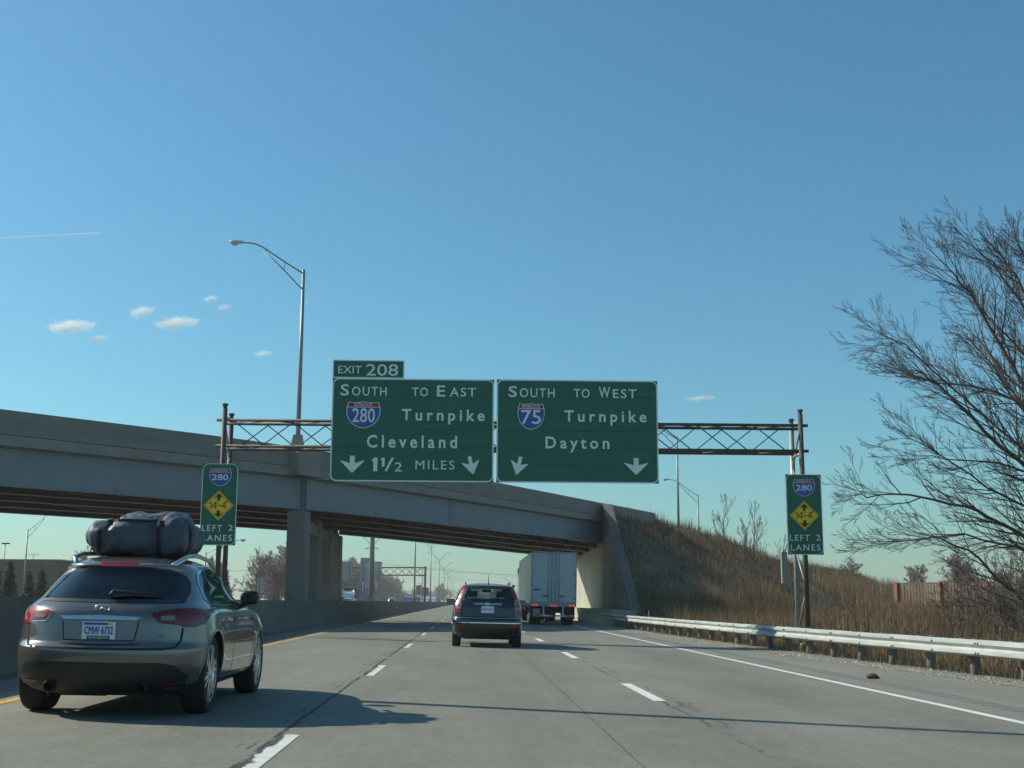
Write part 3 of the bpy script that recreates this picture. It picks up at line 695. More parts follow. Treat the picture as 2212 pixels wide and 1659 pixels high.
# clearance signs on both pairs of legs
for (X0, X1, Z0, Z1, lb) in ((-8.46, -7.33, 2.91, 5.515, 'tall green clearance sign on the gantry legs above the median barrier'), (10.40, 11.56, 2.72, 5.325, 'tall green clearance sign on the gantry legs behind the guardrail')):
    S, w_, h_ = sign_base('clearance_sign', lb, X0, X1, Z0, Z1, 39.82, 1, .02, .2)
    f = art(103, 78, 460, 432, 700, 705, 1515, 1520, w_, h_)
    b = tbox(f, 170, 748, 390, 928); shield(S, b[0], b[1], b[2], b[3], f(280, 789)[1], '280', tbox(f, 197, 810, 359, 870), tbox(f, 205, 765, 354, 781))
    cx, cz = f(266, 1122); hd = .475
    D = poly([(cx, cz-hd), (cx+hd, cz), (cx, cz+hd), (cx-hd, cz)], M['syel'], S, 'clearance_diamond', -.012, .014)
    e1, e2 = .435, .42; ring(MB(), [(cx, cz-e1), (cx+e1, cz), (cx, cz+e1), (cx-e1, cz)], [(cx, cz-e2), (cx+e2, cz), (cx, cz+e2), (cx-e2, cz)], -.0155, .005).build('diamond_border', M['sblk'], D)
    for sgn in (1, -1):
        z = cz+sgn*.385; P = [(0, 0), (.15, -.135), (.07, -.135+.018), (.045, -.135), (.045, -.23), (-.045, -.23), (-.045, -.135), (-.07, -.117), (-.15, -.135)]
        P = [(0, 0), (.15, -.15), (.13, -.15), (.048, -.118), (.048, -.23), (-.048, -.23), (-.048, -.118), (-.13, -.15), (-.15, -.15)]
        poly([(cx+u, z+sgn*v) for u, v in P], M['sblk'], D, 'arrow', -.0155, .005)
    def glyph(kind, x0, x1, z0, z1, w2=.026):
        m_ = MB(); Q = lambda u, v: (x0+(x1-x0)*u, -.0175, z0+(z1-z0)*v)
        segs = {'1': [((.75, 0), (.75, 1)), ((.75, .96), (.1, .72))], '4': [((.76, 0), (.76, 1)), ((.7, .97), (.04, .3)), ((0, .29), (1, .29))]}[kind]
        for a_, b_ in segs: m_.bar(Q(*a_), Q(*b_), w2, .004, up=(0, 1, 0))
        m_.build('numeral', M['sblk'], D)
    for kind, bx in (('1', (174, 1085, 197, 1155)), ('4', (203, 1085, 250, 1155)), ('4', (296, 1085, 343, 1155))): b = tbox(f, *bx); glyph(kind, *b)
    text("'", tbox(f, 256, 1077, 264, 1100), -.0155, M['sblk'], D); text('-', tbox(f, 258, 1119, 288, 1128), -.0155, M['sblk'], D); text('"', tbox(f, 344, 1075, 358, 1097), -.0155, M['sblk'], D)
    for s_, bx in (('LEFT', (104, 1316, 303, 1376)), ('2', (364, 1316, 411, 1376)), ('LANES', (108, 1413, 402, 1475))): text(s_, tbox(f, *bx), -.006, L, S, bold=.02, sp=1.25)

# ------------------------------------------------------------------ far gantry with sign backs, other small signs
g2 = thing('sign_gantry', 'far truss gantry with sign backs over the opposite road', 'gantry', (-17, 241, 0))
for X in (-7.75, -28.2): MB().tube([(X, 241, 0 if X < -20 else 1.1), (X, 241, 7.95)], .2, 10).build('leg', M['gantry'], g2, True)
for Z in (7.65, 6.2):
    for Y in (240.5, 241.5): MB().tube([(-28.5, Y, Z), (-7.5, Y, Z)], .1, 8).build('chord', M['gantry'], g2, True)
dg_ = 0; x = -28.
while x < -8.5:
    for Y, fl in ((240.5, 0), (241.5, 1)):
        a, b = (7.65, 6.2) if (dg_+fl) % 2 else (6.2, 7.65); MB().tube([(x, Y, a), (x+1.5, Y, b)], .05, 5).build('diagonal', M['gantry'], g2, True)
    x += 1.5; dg_ += 1
for X0, X1, Z0, Z1, lb in ((-25.4, -21.6, 5.1, 8.75, 'grey ribbed back of the outer sign on the far gantry'), (-20.2, -16.0, 4.8, 8.75, 'grey ribbed back of the inner sign on the far gantry')):
    t = thing('traffic_sign', lb, 'sign', (X0, 240.3, Z0)); k = int((Z1-Z0)/.45)
    for i in range(k): MB().box(((X1-X0)/2, -.02*(i % 2), (i+.5)*(Z1-Z0)/k), (X1-X0, .06, (Z1-Z0)/k-.05)).build('plank', M['sback'], t)
    for xx in (.6, X1-X0-.6): MB().box((xx, -.08, (Z1-Z0)/2), (.12, .1, Z1-Z0)).build('mounting_post', M['gantry'], t)
MB_ = MB().box((-18.9, 240.3, 9.1), (2.5, .06, .75)); tag(MB_.build('exit_plaque', M['sback']), 'small grey plaque back above the inner sign of the far gantry', 'sign')
t = thing('service_sign', 'two stacked blue service signs on a post before the noise wall', 'sign', (-27.6, 338, 0))
MB().tube([(0, 0, 0), (0, 0, 7)], .08, 6).build('post', M['gantry_lt'], t)
for z0, z1, s_ in ((5.1, 6.95, 'i'), (3.2, 4.2, 'P')):
    p = MB().box((0, -.1, (z0+z1)/2), (1.05, .06, z1-z0)).build('panel', M['sblue'], t); text(s_, (-.22, .22, z0+.2, z1-.2), -.14, M['legend'], p, 'pictogram', .03)
t = thing('twin_sign', 'pair of narrow light-framed sign panels beyond the opposite road', 'sign', (-28.6, 178, 0))
for x in (-.42, .42):
    p = MB().box((x, 0, 3.35), (.62, .05, 2.2)).build('panel', M['gantry_lt'], t)
    for q in (-.29, .29): MB().box((x+q, -.05, 3.35), (.06, .05, 2.25)).build('frame', M['plate'], p)
    MB().tube([(x, .06, 0), (x, .06, 4.4)], .05, 6).build('post', M['gantry_lt'], t)
t = thing('traffic_sign', 'dark sign backs on a post far down the opposite road', 'sign', (-24, 520, 0))
for x, z0, z1 in ((4.6, 3.6, 7.9), (7.4, 3.6, 7.0)): MB().box((x, 0, (z0+z1)/2), (2.1 if x < 5 else 2.9, .15, z1-z0)).build('panel', M['gantry'], t)
for x in (4.6, 7.4): MB().tube([(x, .2, 0), (x, .2, 8)], .15, 6).build('post', M['gantry'], t)

# noise wall on the far left, rail-side wall on the right
M['nwall'] = mat('noise_wall', (.17, .18, .185), .8, var=.12, vscale=.4)
nw = thing('noise_wall', 'long grey noise wall with dark posts beyond the opposite road', 'wall', (-29.3, 480, 0))
for i in range(72):
    y = 262+i*6.1
    MB().box((0, y+3.05-480, 2.45), (.16, 5.75, 4.9+.1*(i % 2))).build('panel', M['nwall'], nw)
    MB().box((0, y-480, 2.6), (.3, .34, 5.25)).build('post', M['gantry'], nw)
M['board'] = mat('brown_board', (.13, .085, .06), .85, var=.25, vscale=1)
M['brick'] = mat('orange_post', (.25, .085, .045), .85, var=.2, vscale=2)
rw = thing('board_fence', 'brown board fence with orange posts behind the weeds', 'fence', (45.3, 130.6, 0), math.atan2(-5.2, 2.5))
for i in range(66):
    if i % 14 != 1: MB().box((i*.42, 0, .85+.02*math.sin(i*2.3)), (.3, .05+.03*(i % 2), 4.9)).build('board', M['board'], rw)
for z in (2.2, 3.3): MB().box((14, .08, z), (28, .08, .15)).build('rail', M['board'], rw)
for i in range(5): MB().box((.42+i*14*.42, -.06, .9), (.42, .42, 4.95)).build('post', M['brick'], rw)
# brown building on the left
M['brickwall'] = mat('brown_brick', (.165, .125, .1), .9, var=.18, vscale=2, bump=.2, bscale=8)
bd = thing('building', 'flat-roofed brown brick building behind conifers beyond the median', 'building', (-64, 166, 0))
MB().box((0, 3, 3.1), (24, 14, 6.2)).build('wall', M['brickwall'], bd); MB().box((14.2, 4.4, 2.75), (4.4, 10, 5.5)).build('annex_wall', M['brickwall'], bd)
MB().box((0, 3, 6.27), (24.3, 14.3, .14)).build('roof_edge', M['gantry_lt'], bd)
for x in (-8, -5, -2, 1, 4.5, 8): MB().box((x, -4.03, 2.9), (.7, .08, 3.8)).build('window', M['plastic'], bd)
t = thing('roof_aerial', 'thin television aerial on the roof of the brown building', 'aerial', (-57.5, 168, 6.3))
MB().tube([(0, 0, 0), (0, 0, 1.0)], .03, 5).build('mast', M['gantry'], t); MB().tube([(-.8, 0, .9), (.8, 0, .9)], .025, 5).tube([(-.5, 0, .7), (.5, 0, .7)], .02, 5).build('antenna_bar', M['gantry'], t)
# pylon, pole and wires
py = thing('pylon', 'steel lattice pylon rising behind the far gantry', 'pylon', (-33, 440, 0))
lt = MB()
for i in range(9):
    z0, z1 = i*2.4, (i+1)*2.4; w0, w1 = 2.4*(1-i/9.8), 2.4*(1-(i+1)/9.8)
    C0 = [(w0*a, w0*b, z0) for a, b in ((-1, -1), (1, -1), (1, 1), (-1, 1))]; C1 = [(w1*a, w1*b, z1) for a, b in ((-1, -1), (1, -1), (1, 1), (-1, 1))]
    for k in range(4): lt.bar(C0[k], C1[k], .13, .13); lt.bar(C0[k], C1[(k+1) % 4], .08, .08); lt.bar(C1[k], C0[(k+1) % 4], .08, .08)
lt.build('lattice_mast', M['galv'], py)
for z, L_ in ((14.5, 3.6), (19.5, 2.4)): MB().bar((-L_, 0, z), (L_, 0, z), .22, .22).bar((-L_, 0, z), (0, 0, z+1.3), .12, .12).bar((L_, 0, z), (0, 0, z+1.3), .12, .12).build('crossarm', M['galv'], py)
MB().bar((-3.2, 0, 23.8), (0, 0, 20.3), .2, .2).bar((3.2, 0, 23.8), (0, 0, 20.3), .2, .2).bar((-3.2, 0, 23.8), (3.2, 0, 23.2), .12, .12).build('crossarm', M['galv'], py)
up = thing('utility_pole', 'utility pole with three crossarms beside the median lamps', 'utility pole', (-31, 900, 0))
MB().tube([(0, 0, 0), (0, 0, 26)], [.35, .25], 8).build('pole', M['wood_post'], up)
for z in (24, 19.5, 14): MB().bar((-3, 0, z), (3, 0, z), .3, .3).build('crossarm', M['wood_post'], up)
def wire(a, b, sag, lb):
    P = []
    for k in range(25): t_ = k/24; p = Vector(a).lerp(Vector(b), t_); p.z -= sag*4*t_*(1-t_); P.append(p)
    tag(MB().tube(P, .055, 5).build('power_line', M['gantry']), lb, 'power line')
wire((-29.6, 440, 14.3), (120, 620, 15), 3, 'upper power line running right from the lattice pylon')
wire((-28, 900, 24), (190, 900, 19), 3.5, 'power line strung from the top crossarm of the utility pole')
wire((-28, 900, 19.3), (190, 900, 13.5), 3, 'power line strung from the middle crossarm of the utility pole')
wire((-36.6, 440, 14.3), (-150, 470, 13), 2, 'power line running left from the lattice pylon')

# ------------------------------------------------------------------ car bodies: lofted shells with projected panels
def pchip(xs, ys, xq):
    xs, ys = np.array(xs, float), np.array(ys, float); h = np.diff(xs); dl = np.diff(ys)/h; n = len(xs); d = np.zeros(n)
    for i in range(1, n-1):
        if dl[i-1]*dl[i] > 0: w1, w2 = 2*h[i]+h[i-1], h[i]+2*h[i-1]; d[i] = (w1+w2)/(w1/dl[i-1]+w2/dl[i])
    d[0], d[-1] = dl[0], dl[-1]
    i = np.clip(np.searchsorted(xs, xq)-1, 0, n-2); t = (xq-xs[i])/h[i]
    return (2*t**3-3*t**2+1)*ys[i]+(t**3-2*t**2+t)*h[i]*d[i]+(-2*t**3+3*t**2)*ys[i+1]+(t**3-t**2)*h[i]*d[i+1]
def inpoly(P, x, y):
    c = False; n = len(P); j = n-1
    for i in range(n):
        if (P[i][1] > y) != (P[j][1] > y) and x < (P[j][0]-P[i][0])*(y-P[i][1])/(P[j][1]-P[i][1])+P[i][0]: c = not c
        j = i
    return c
def shrink(P, k):
    cx = sum(p[0] for p in P)/len(P); cy = sum(p[1] for p in P)/len(P); Q = []
    for x, y in P:
        L = math.hypot(x-cx, y-cy); f = max(0, 1-k/L) if L else 1; Q.append((cx+(x-cx)*f, cy+(y-cy)*f))
    return Q
def mirror(P): return [(-x, y) for x, y in reversed(P)]
class Shell:
    def __init__(s, lev, wheels, nl=64, dr=.8, df=1.1, nr=3.5, nf=2.8, flare=.02, crown=.05, mid=2.3, wr=.45, na=16, ns=30, ws=1.):
        """lev rows: z, half width, rear y, front y"""
        z, wd, yr, yf = (np.array(c, float) for c in zip(*lev)); p = np.linspace(0, 1, len(z)); q = np.linspace(0, 1, nl)
        Z, W_, YR, YF = (pchip(p, c, q) for c in (z, wd*ws, yr, yf)); s.wheels = wheels; s.wr = wr
        def quarter(n, nn):
            a = np.linspace(0, 1, nn); u = np.concatenate([a[:-1]*.9, [.9]]); v = (1-u**n)**(1/n)
            tail_v = np.linspace(v[-1], 0, nn)[1:]; tail_u = (1-tail_v**n)**(1/n)
            return np.concatenate([u, tail_u]), np.concatenate([1-v, 1-tail_v])
        ur, vr = quarter(nr, na); uf, vf = quarter(nf, na); L = []
        for k in range(nl):
            d1 = min(dr, (YF[k]-YR[k])*.42); d2 = min(df, (YF[k]-YR[k])*.42)
            X = list(W_[k]*ur); Y = list(YR[k]+d1*vr)
            ys = np.linspace(YR[k]+d1, YF[k]-d2, ns)[1:-1]; X += [W_[k]]*len(ys); Y += list(ys)
            X += list(W_[k]*uf[::-1]); Y += list(YF[k]-d2*vf[::-1])
            X, Y = np.array(X), np.array(Y)
            X = X*(1-.012*((Y-mid)/2.2)**2); Zk = np.full(len(X), Z[k])
            sc = np.clip((Z[k]-1.0)/.6, 0, 1); Zk = Zk-crown*sc*((Y-mid)/1.5)**2
            for wy, wz in wheels:
                g = np.exp(-(((Y-wy)/.42)**2+((Z[k]-wz-.28)/.26)**2)); X = X+flare*g*np.clip(X/max(W_[k], .01)-.6, 0, 1)/.4
            # close the loop with the mirrored side
            loop = list(zip(X, Y, Zk))+[(-x, y, zz) for x, y, zz in list(zip(X, Y, Zk))[-2:0:-1]]
            L.append(loop)
        s.n = len(L[0]); s.V = [Vector(v) for l in L for v in l]; n = s.n
        s.F = [(k*n+i, k*n+(i+1) % n, (k+1)*n+(i+1) % n, (k+1)*n+i) for k in range(nl-1) for i in range(n)]
        s.caps = [tuple(range(n))[::-1], tuple((nl-1)*n+i for i in range(n))]
        s.bvh = BVHTree.FromPolygons(s.V, s.F+s.caps); s.holes = []
    def arch(s, x, y, z): return any((y-wy)**2+(z-wz)**2 < s.wr**2 for wy, wz in s.wheels)
    def build(s, m, parent, inner):
        F = []
        for f in s.F:
            c = sum((s.V[i] for i in f), Vector())/4
            if abs(c.x) > .45 and s.arch(c.x, c.y, c.z): continue
            if any(h(c) for h in s.holes): continue
            F.append(f)
        mb = MB(); mb.add(s.V, F, True); mb.add([s.V[i] for i in s.caps[1]], [tuple(range(s.n))], True)
        o = mb.build('body', m, parent)
        MB().add([s.V[i] for i in s.caps[0]], [tuple(range(s.n))]).build('underbody', M['dark'], parent)
        return o
    def cast(s, u, v, view, off):
        o, d = {'rear': ((u, -3, v), (0, 1, 0)), 'front': ((u, 9, v), (0, -1, 0)), 'right': ((3, u, v), (-1, 0, 0)), 'left': ((-3, u, v), (1, 0, 0)), 'top': ((u, v, 5), (0, 0, -1))}[view]
        d = Vector(d); l, nrm, i, _ = s.bvh.ray_cast(Vector(o), d)
        if l is None:
            p = Vector(o); p[1 if view in ('rear', 'front') else (0 if view != 'top' else 2)] = {'rear': .2, 'front': 4.4, 'right': .9, 'left': -.9, 'top': 1.5}[view]
            l, nrm, i, _ = s.bvh.find_nearest(p)
        if nrm.dot(d) > 0: nrm = -nrm
        return l+nrm*off
    def patch(s, name, out, view, m, parent, off=.004, res=.06, hole=None):
        P = []
        for i in range(len(out)):
            a, b = out[i], out[(i+1) % len(out)]; k = max(1, int(math.hypot(b[0]-a[0], b[1]-a[1])/res))
            P += [(a[0]+(b[0]-a[0])*j/k, a[1]+(b[1]-a[1])*j/k) for j in range(k)]
        nb = len(P); xs = [p[0] for p in P]; ys = [p[1] for p in P]; I = []
        x = min(xs)+res/2
        while x < max(xs):
            y = min(ys)+res/2
            while y < max(ys):
                if inpoly(P, x, y) and min((x-px)**2+(y-py)**2 for px, py in P) > (res*.45)**2: I.append((x, y))
                y += res
            x += res
        r = delaunay_2d_cdt([Vector(p) for p in P+I], [], [list(range(nb))], 1, 1e-6)
        V = [s.cast(v.x, v.y, view, off) for v in r[0]]
        o = MB().add(V, [tuple(f) for f in r[2]], True).build(name, m, parent, recalc=True)
        if hole is not None:
            H = shrink(out, hole)
            if view == 'rear': s.holes.append(lambda c, H=H: c.y < 1.6 and inpoly(H, c.x, c.z))
            if view == 'front': s.holes.append(lambda c, H=H: c.y > 2.2 and inpoly(H, c.x, c.z))
            if view == 'right': s.holes.append(lambda c, H=H: c.x > .3 and inpoly(H, c.y, c.z))
            if view == 'left': s.holes.append(lambda c, H=H: c.x < -.3 and inpoly(H, c.y, c.z))
        return o
    def line(s, name, pts, view, wd, m, parent, off=.003, closed=False, res=.05):
        P = []
        pts = list(pts)+([pts[0]] if closed else [])
        for a, b in zip(pts[:-1], pts[1:]):
            k = max(1, int(math.hypot(b[0]-a[0], b[1]-a[1])/res)); P += [(a[0]+(b[0]-a[0])*j/k, a[1]+(b[1]-a[1])*j/k) for j in range(k)]
        P.append(pts[-1]); A = []
        for i, p in enumerate(P):
            a, b = P[max(i-1, 0)], P[min(i+1, len(P)-1)]; dx, dy = b[0]-a[0], b[1]-a[1]; L = math.hypot(dx, dy) or 1; nx, ny = -dy/L*wd/2, dx/L*wd/2
            A += [s.cast(p[0]+nx, p[1]+ny, view, off), s.cast(p[0]-nx, p[1]-ny, view, off)]
        return MB().add(A, [(2*i, 2*i+1, 2*i+3, 2*i+2) for i in range(len(P)-1)], True).build(name, m, parent)

def wheel(parent, x, y, r, wd, side, spokes=5, rim_m=None):
    """side +1: outer face towards +x"""
    rim_m = rim_m or M['alloy']; rr = r*.735; h = wd/2
    w_ = MB(); c = (x, y, r)
    w_.lathe([(rr, -h*.8*side), (rr*.93, -h*.7*side), (rr*.93, h*.55*side), (rr*.985, h*.92*side), (rr*1.0, h*.86*side)], c, 'x', 32)
    for k in range(spokes):
        a = 2*math.pi*k/spokes+.3
        for da in (-.17, .17):
            a1, a2 = a+da*1.3, a+da*.9
            p0 = (x+h*.72*side, y+math.cos(a1)*rr*.17, r+math.sin(a1)*rr*.17); p1 = (x+h*.78*side, y+math.cos(a2)*rr*.97, r+math.sin(a2)*rr*.97)
            w_.bar(p0, p1, rr*.13, .03, up=(1, 0, 0))
    w_.lathe([(rr*.24, h*.5*side), (rr*.24, h*.82*side), (rr*.12, h*.88*side), (.001, h*.88*side)], c, 'x', 16)
    o = w_.build('wheel', rim_m, parent)
    ty = MB(); P = [(rr*.97, -h*.85), (r*.86, -h), (r*.95, -h*.93), (r*.99, -h*.72), (r, -h*.4), (r, h*.4), (r*.99, h*.72), (r*.95, h*.93), (r*.86, h), (rr*.97, h*.85)]
    ty.lathe(P, c, 'x', 40); ty.build('tyre', M['rubber'], o)
    MB().lathe([(.001, -h*.3*side), (rr*.55, -h*.3*side), (rr*.55, h*.1*side), (.001, h*.1*side)], c, 'x', 20).build('brake_disc', M['gantry'], o)
    return o
def arches(S, t, m, wr, xin=.5, lip=.016):
    for wy, wz in S.wheels:
        for sd, view in ((1, 'right'), (-1, 'left')):
            pts = []
            for k in range(25):
                a = R(-12+204*k/24); pts.append(S.cast(wy+math.cos(a)*wr, wz+math.sin(a)*wr, view, -.004))
            MB().tube(pts, lip, 6).build('wheel_arch', m, t)
            V = []
            for k in range(25):
                a = R(-12+204*k/24); p = pts[k]; V += [tuple(p), (sd*xin, wy+math.cos(a)*wr, wz+math.sin(a)*wr)]
            MB().add(V, [(2*k, 2*k+1, 2*k+3, 2*k+2) for k in range(24)], True).build('arch_liner', M['dark'], t)
def seats(t, rows, w_, z0, z1, m):
    for y in rows:
        for x in (-w_, w_):
            s_ = MB().box((x, y, (z0+z1)/2), (.5, .16, z1-z0)).build('seat', m, t, bevel=.05)
            MB().box((x, y+.02, z1+.12), (.26, .1, .17)).build('headrest', m, s_, bevel=.04)

# ---- the near car with the roof bag
P_fx = paint('paint_grey_bronze', (.17, .148, .136), .55, .24)
fx = thing('suv', 'grey-bronze metallic SUV carrying a dark bag on its roof rails', 'car', (-3.505, 12.08, road_z(-3.5))); fx.rotation_euler = (0, .018, 0)
WH = [(.98, .39), (3.86, .39)]
S = Shell([(.21, .72, .3, 4.5), (.27, .86, .14, 4.68), (.36, .93, .05, 4.78), (.5, .958, .01, 4.83), (.6, .962, 0, 4.84), (.655, .963, .005, 4.83), (.68, .963, .03, 4.82), (.72, .962, .07, 4.8), (.82, .958, .085, 4.74), (.92, .95, .095, 4.6), (.99, .94, .115, 4.35), (1.04, .922, .15, 4.0), (1.085, .888, .2, 3.62), (1.13, .85, .26, 3.42), (1.25, .79, .4, 3.12), (1.37, .735, .55, 2.8), (1.425, .7, .62, 2.6), (1.45, .68, .61, 2.5), (1.48, .65, .6, 2.42), (1.515, .585, .68, 2.3), (1.548, .48, .85, 2.2), (1.572, .33, 1.15, 2.12), (1.587, .12, 1.6, 2.05)], WH, nl=110, dr=.92, df=1.25, nr=2.85, flare=.03, crown=.035, mid=2.0, wr=.44, ws=.97)
rg = [(-.69, 1.105), (0, 1.1), (.69, 1.105), (.69, 1.2), (.665, 1.28), (.61, 1.35), (.5, 1.405), (.3, 1.43), (0, 1.437), (-.3, 1.43), (-.5, 1.405), (-.61, 1.35), (-.665, 1.28), (-.69, 1.2)]
S.patch('rear_window', rg, 'rear', M['glass_dark'], fx, .003, .05, hole=.05)
S.line('window_frame', [(-.69, 1.2), (-.69, 1.105), (0, 1.1), (.69, 1.105), (.69, 1.2), (.665, 1.28), (.61, 1.35), (.5, 1.405), (.3, 1.43), (0, 1.437), (-.3, 1.43), (-.5, 1.405), (-.61, 1.35), (-.665, 1.28)], 'rear', .03, M['plastic'], fx, .0045, closed=True)
sw = {'rear_door_window': [(.93, 1.16), (1.0, 1.3), (1.12, 1.385), (1.32, 1.43), (1.7, 1.455), (1.98, 1.455), (1.98, 1.085), (.98, 1.1)], 'front_door_window': [(2.08, 1.085), (2.08, 1.455), (2.3, 1.445), (2.6, 1.38), (2.9, 1.27), (3.15, 1.14), (3.22, 1.06), (3.0, 1.065)]}
for vw in ('right', 'left'):
    for nm, P in sw.items(): S.patch(nm, P, vw, M['glass_dark'], fx, .003, .07, hole=.04)
    S.line('window_trim', [(.98, 1.095), (.92, 1.15), (.99, 1.305), (1.11, 1.395), (1.31, 1.44), (1.7, 1.467), (2.1, 1.467)], vw, .022, M['chrome'], fx, .007)
    S.line('window_trim', [(.98, 1.085), (2.0, 1.07), (3.2, 1.05)], vw, .018, M['chrome'], fx, .007)
    S.line('pillar_trim', [(2.03, 1.07), (2.03, 1.46)], vw, .1, M['plastic'], fx, .006)
    for P in ([(1.42, .5), (1.45, .75), (1.2, 1.05), (1.12, 1.1)], [(2.03, .36), (2.03, 1.07)], [(3.2, .4), (3.28, .7), (3.2, 1.04)]): S.line('door_gap', P, vw, .012, M['dark'], fx, .0025)
    S.line('sill_trim', [(1.48, .34), (3.35, .33)], vw, .035, M['chrome'], fx, .006); S.line('sill_shade', [(1.45, .28), (3.38, .27)], vw, .07, M['plastic'], fx, .005)
    S.line('side_vent', [(3.42, .55), (3.5, .85)], vw, .05, M['chrome'], fx, .006)
    sd = 1 if vw == 'right' else -1
    for y in (1.62, 2.62):
        p = S.cast(y, .93, vw, .03); MB().box(p, (.03, .2, .03)).build('door_handle', M['chrome'], fx, bevel=.008)
    p = S.cast(2.85, 1.08, vw, 0)
    mr = MB(); n = 12; V = []; F = []
    for i, (o, k) in enumerate(((-.07, .5), (-.06, .9), (0, 1), (.08, .93), (.14, .55))):
        for j in range(n): a = 2*math.pi*j/n; cx = abs(math.cos(a))**.6*math.copysign(1, math.cos(a)); sz = abs(math.sin(a))**.6*math.copysign(1, math.sin(a)); V.append((p.x+sd*(.09+.11*cx*k), p.y+o, 1.165+.085*sz*k))
    F = [(i*n+j, i*n+(j+1) % n, (i+1)*n+(j+1) % n, (i+1)*n+j) for i in range(4) for j in range(n)]+[tuple(range(n)), tuple(4*n+j for j in range(n))]
    mm = MB().add(V, F, True).bar((p.x-.02*sd, p.y, 1.06), (p.x+.08*sd, p.y, 1.1), .06, .05).build('door_mirror', M['plastic'], fx)
    MB().box((p.x+.09*sd, p.y-.074, 1.165), (.14, .006, .1)).build('mirror_glass', M['glass_dark'], mm)
    MB().tube([S.cast(.78, 1.42, vw, .0)+Vector((-.05*sd, 0, .02)), Vector((sd*.56, .95, 1.54)), Vector((sd*.55, 1.2, 1.58)), Vector((sd*.545, 1.7, 1.6)), Vector((sd*.54, 2.3, 1.565)), Vector((sd*.55, 2.5, 1.5))], [.03, .027, .024, .024, .024, .028], 8).build('roof_rail', M['alloy'], fx)
# lamps, bumper and badges
TL = [(.47, .99), (.55, 1.012), (.68, 1.035), (.8, 1.04), (.885, 1.03), (.9, .97), (.885, .91), (.83, .877), (.76, .872), (.69, .897), (.54, .91)]
for vw_, P in ((1, TL), (-1, mirror(TL))):
    l = S.patch('tail_lamp', P, 'rear', M['redlens_d'] if vw_ > 0 else M['redlens'], fx, .008, .035)
    S.line('lamp_trim', P, 'rear', .012, M['chrome'] if vw_ < 0 else M['plastic'], l, .007, closed=True)
    S.patch('reversing_lamp', [(vw_*u, v) for u, v in ((.56, .93), (.54, .965), (.66, .98), (.67, .93))], 'rear', M['clearlens'], l, .011, .04)
    S.patch('reflector', [(vw_*u, v) for u, v in ((.56, .335), (.7, .34), (.7, .36), (.56, .36))], 'rear', M['redlens_d'], fx, .016, .05)
S.patch('diffuser', [(-.8, .4), (-.72, .5), (-.6, .53), (.6, .53), (.72, .5), (.8, .4), (.82, .3), (.7, .225), (-.7, .225), (-.82, .3)], 'rear', M['plastic'], fx, .008, .06)
S.line('tailgate_gap', [(-.74, .86), (-.735, .74), (-.7, .675), (-.6, .66), (0, .655), (.6, .66), (.7, .675), (.735, .74), (.74, .86)], 'rear', .016, M['dark'], fx, .003)
S.patch('plate_recess', [(-.36, .905), (.36, .905), (.33, .735), (0, .725), (-.33, .735)], 'rear', P_fx, fx, .004, .06)
S.line('recess_shade', [(-.36, .905), (-.33, .735), (0, .725), (.33, .735), (.36, .905)], 'rear', .012, M['dark'], fx, .005)
S.patch('chrome_bar', [(-.39, .952), (0, .965), (.39, .952), (.34, .922), (-.34, .922)], 'rear', M['alloy'], fx, .02, .06)
S.patch('lower_trim', [(-.37, .722), (.37, .722), (.34, .7), (0, .69), (-.34, .7)], 'rear', P_fx, fx, .014, .06)
S.patch('high_brake_lamp', [(-.19, 1.478), (.19, 1.478), (.18, 1.448), (-.18, 1.448)], 'rear', M['redlens'], fx, .012, .05)
yp = S.cast(0, .83, 'rear', .012).y
pl = MB().box((0, yp-.004, .825), (.315, .012, .165)).build('number_plate', M['plate'], fx, bevel=.004)
text('CMW 6752', (-.135, .135, .79, .862), yp-.014, M['platetxt'], pl, bold=.0)
MB().box((-.03, yp-.012, .888), (.225, .006, .022)).build('plate_band', M['sblue'], pl); MB().box((.105, yp-.013, .888), (.04, .006, .024)).build('plate_sticker', M['syel'], pl)
MB().box((0, yp-.014, .759), (.21, .006, .032)).build('plate_frame', M['plastic'], pl); text('SUBURBAN', (-.09, .09, .75, .769), yp-.02, M['plate'], pl)
for s_, x in ((('FX', .47)), ('35', .555)): text(s_, (x, x+.07, .775, .806), S.cast(.53, .79, 'rear', .006).y-.006, M['chrome'], fx, 'badge', .01)
yb = S.cast(0, 1.035, 'rear', .01).y
MB().tube([(.068*math.cos(a), yb-.004, 1.037+.034*math.sin(a)) for a in np.linspace(R(-62), R(242), 26)], .006, 6).tube([(-.03, yb-.004, 1.01), (0, yb-.006, 1.05), (.03, yb-.004, 1.01)], .006, 6).build('emblem', M['chrome'], fx)
for x in (-.43, .43): MB().lathe([(.045, .35), (.052, -.005), (.048, -.012), (.044, 0), (.042, .3), (.001, .3)], (x, .07, .3), 'y', 20).build('exhaust_tip', M['plastic'], fx)
wp = S.cast(.03, 1.13, 'rear', .03); MB().tube([wp, S.cast(.05, 1.16, 'rear', .05), S.cast(.36, 1.155, 'rear', .03), S.cast(.5, 1.15, 'rear', .02)], [.022, .02, .012, .008], 6).build('rear_wiper', M['plastic'], fx)
MB().box((0, .95, .27), (1.3, .5, .14)).box((-.25, .6, .24), (.5, .3, .1)).build('axle_carrier', M['dark'], fx)
arches(S, fx, P_fx, .44, lip=.014)
S.build(P_fx, fx, None)
seats(fx, (1.75, 2.75), .38, .5, 1.12, M['dark'])
for y in (.98, 3.86):
    for sd in (1, -1): wheel(fx, sd*.79, y, .39, .255, sd, 6)
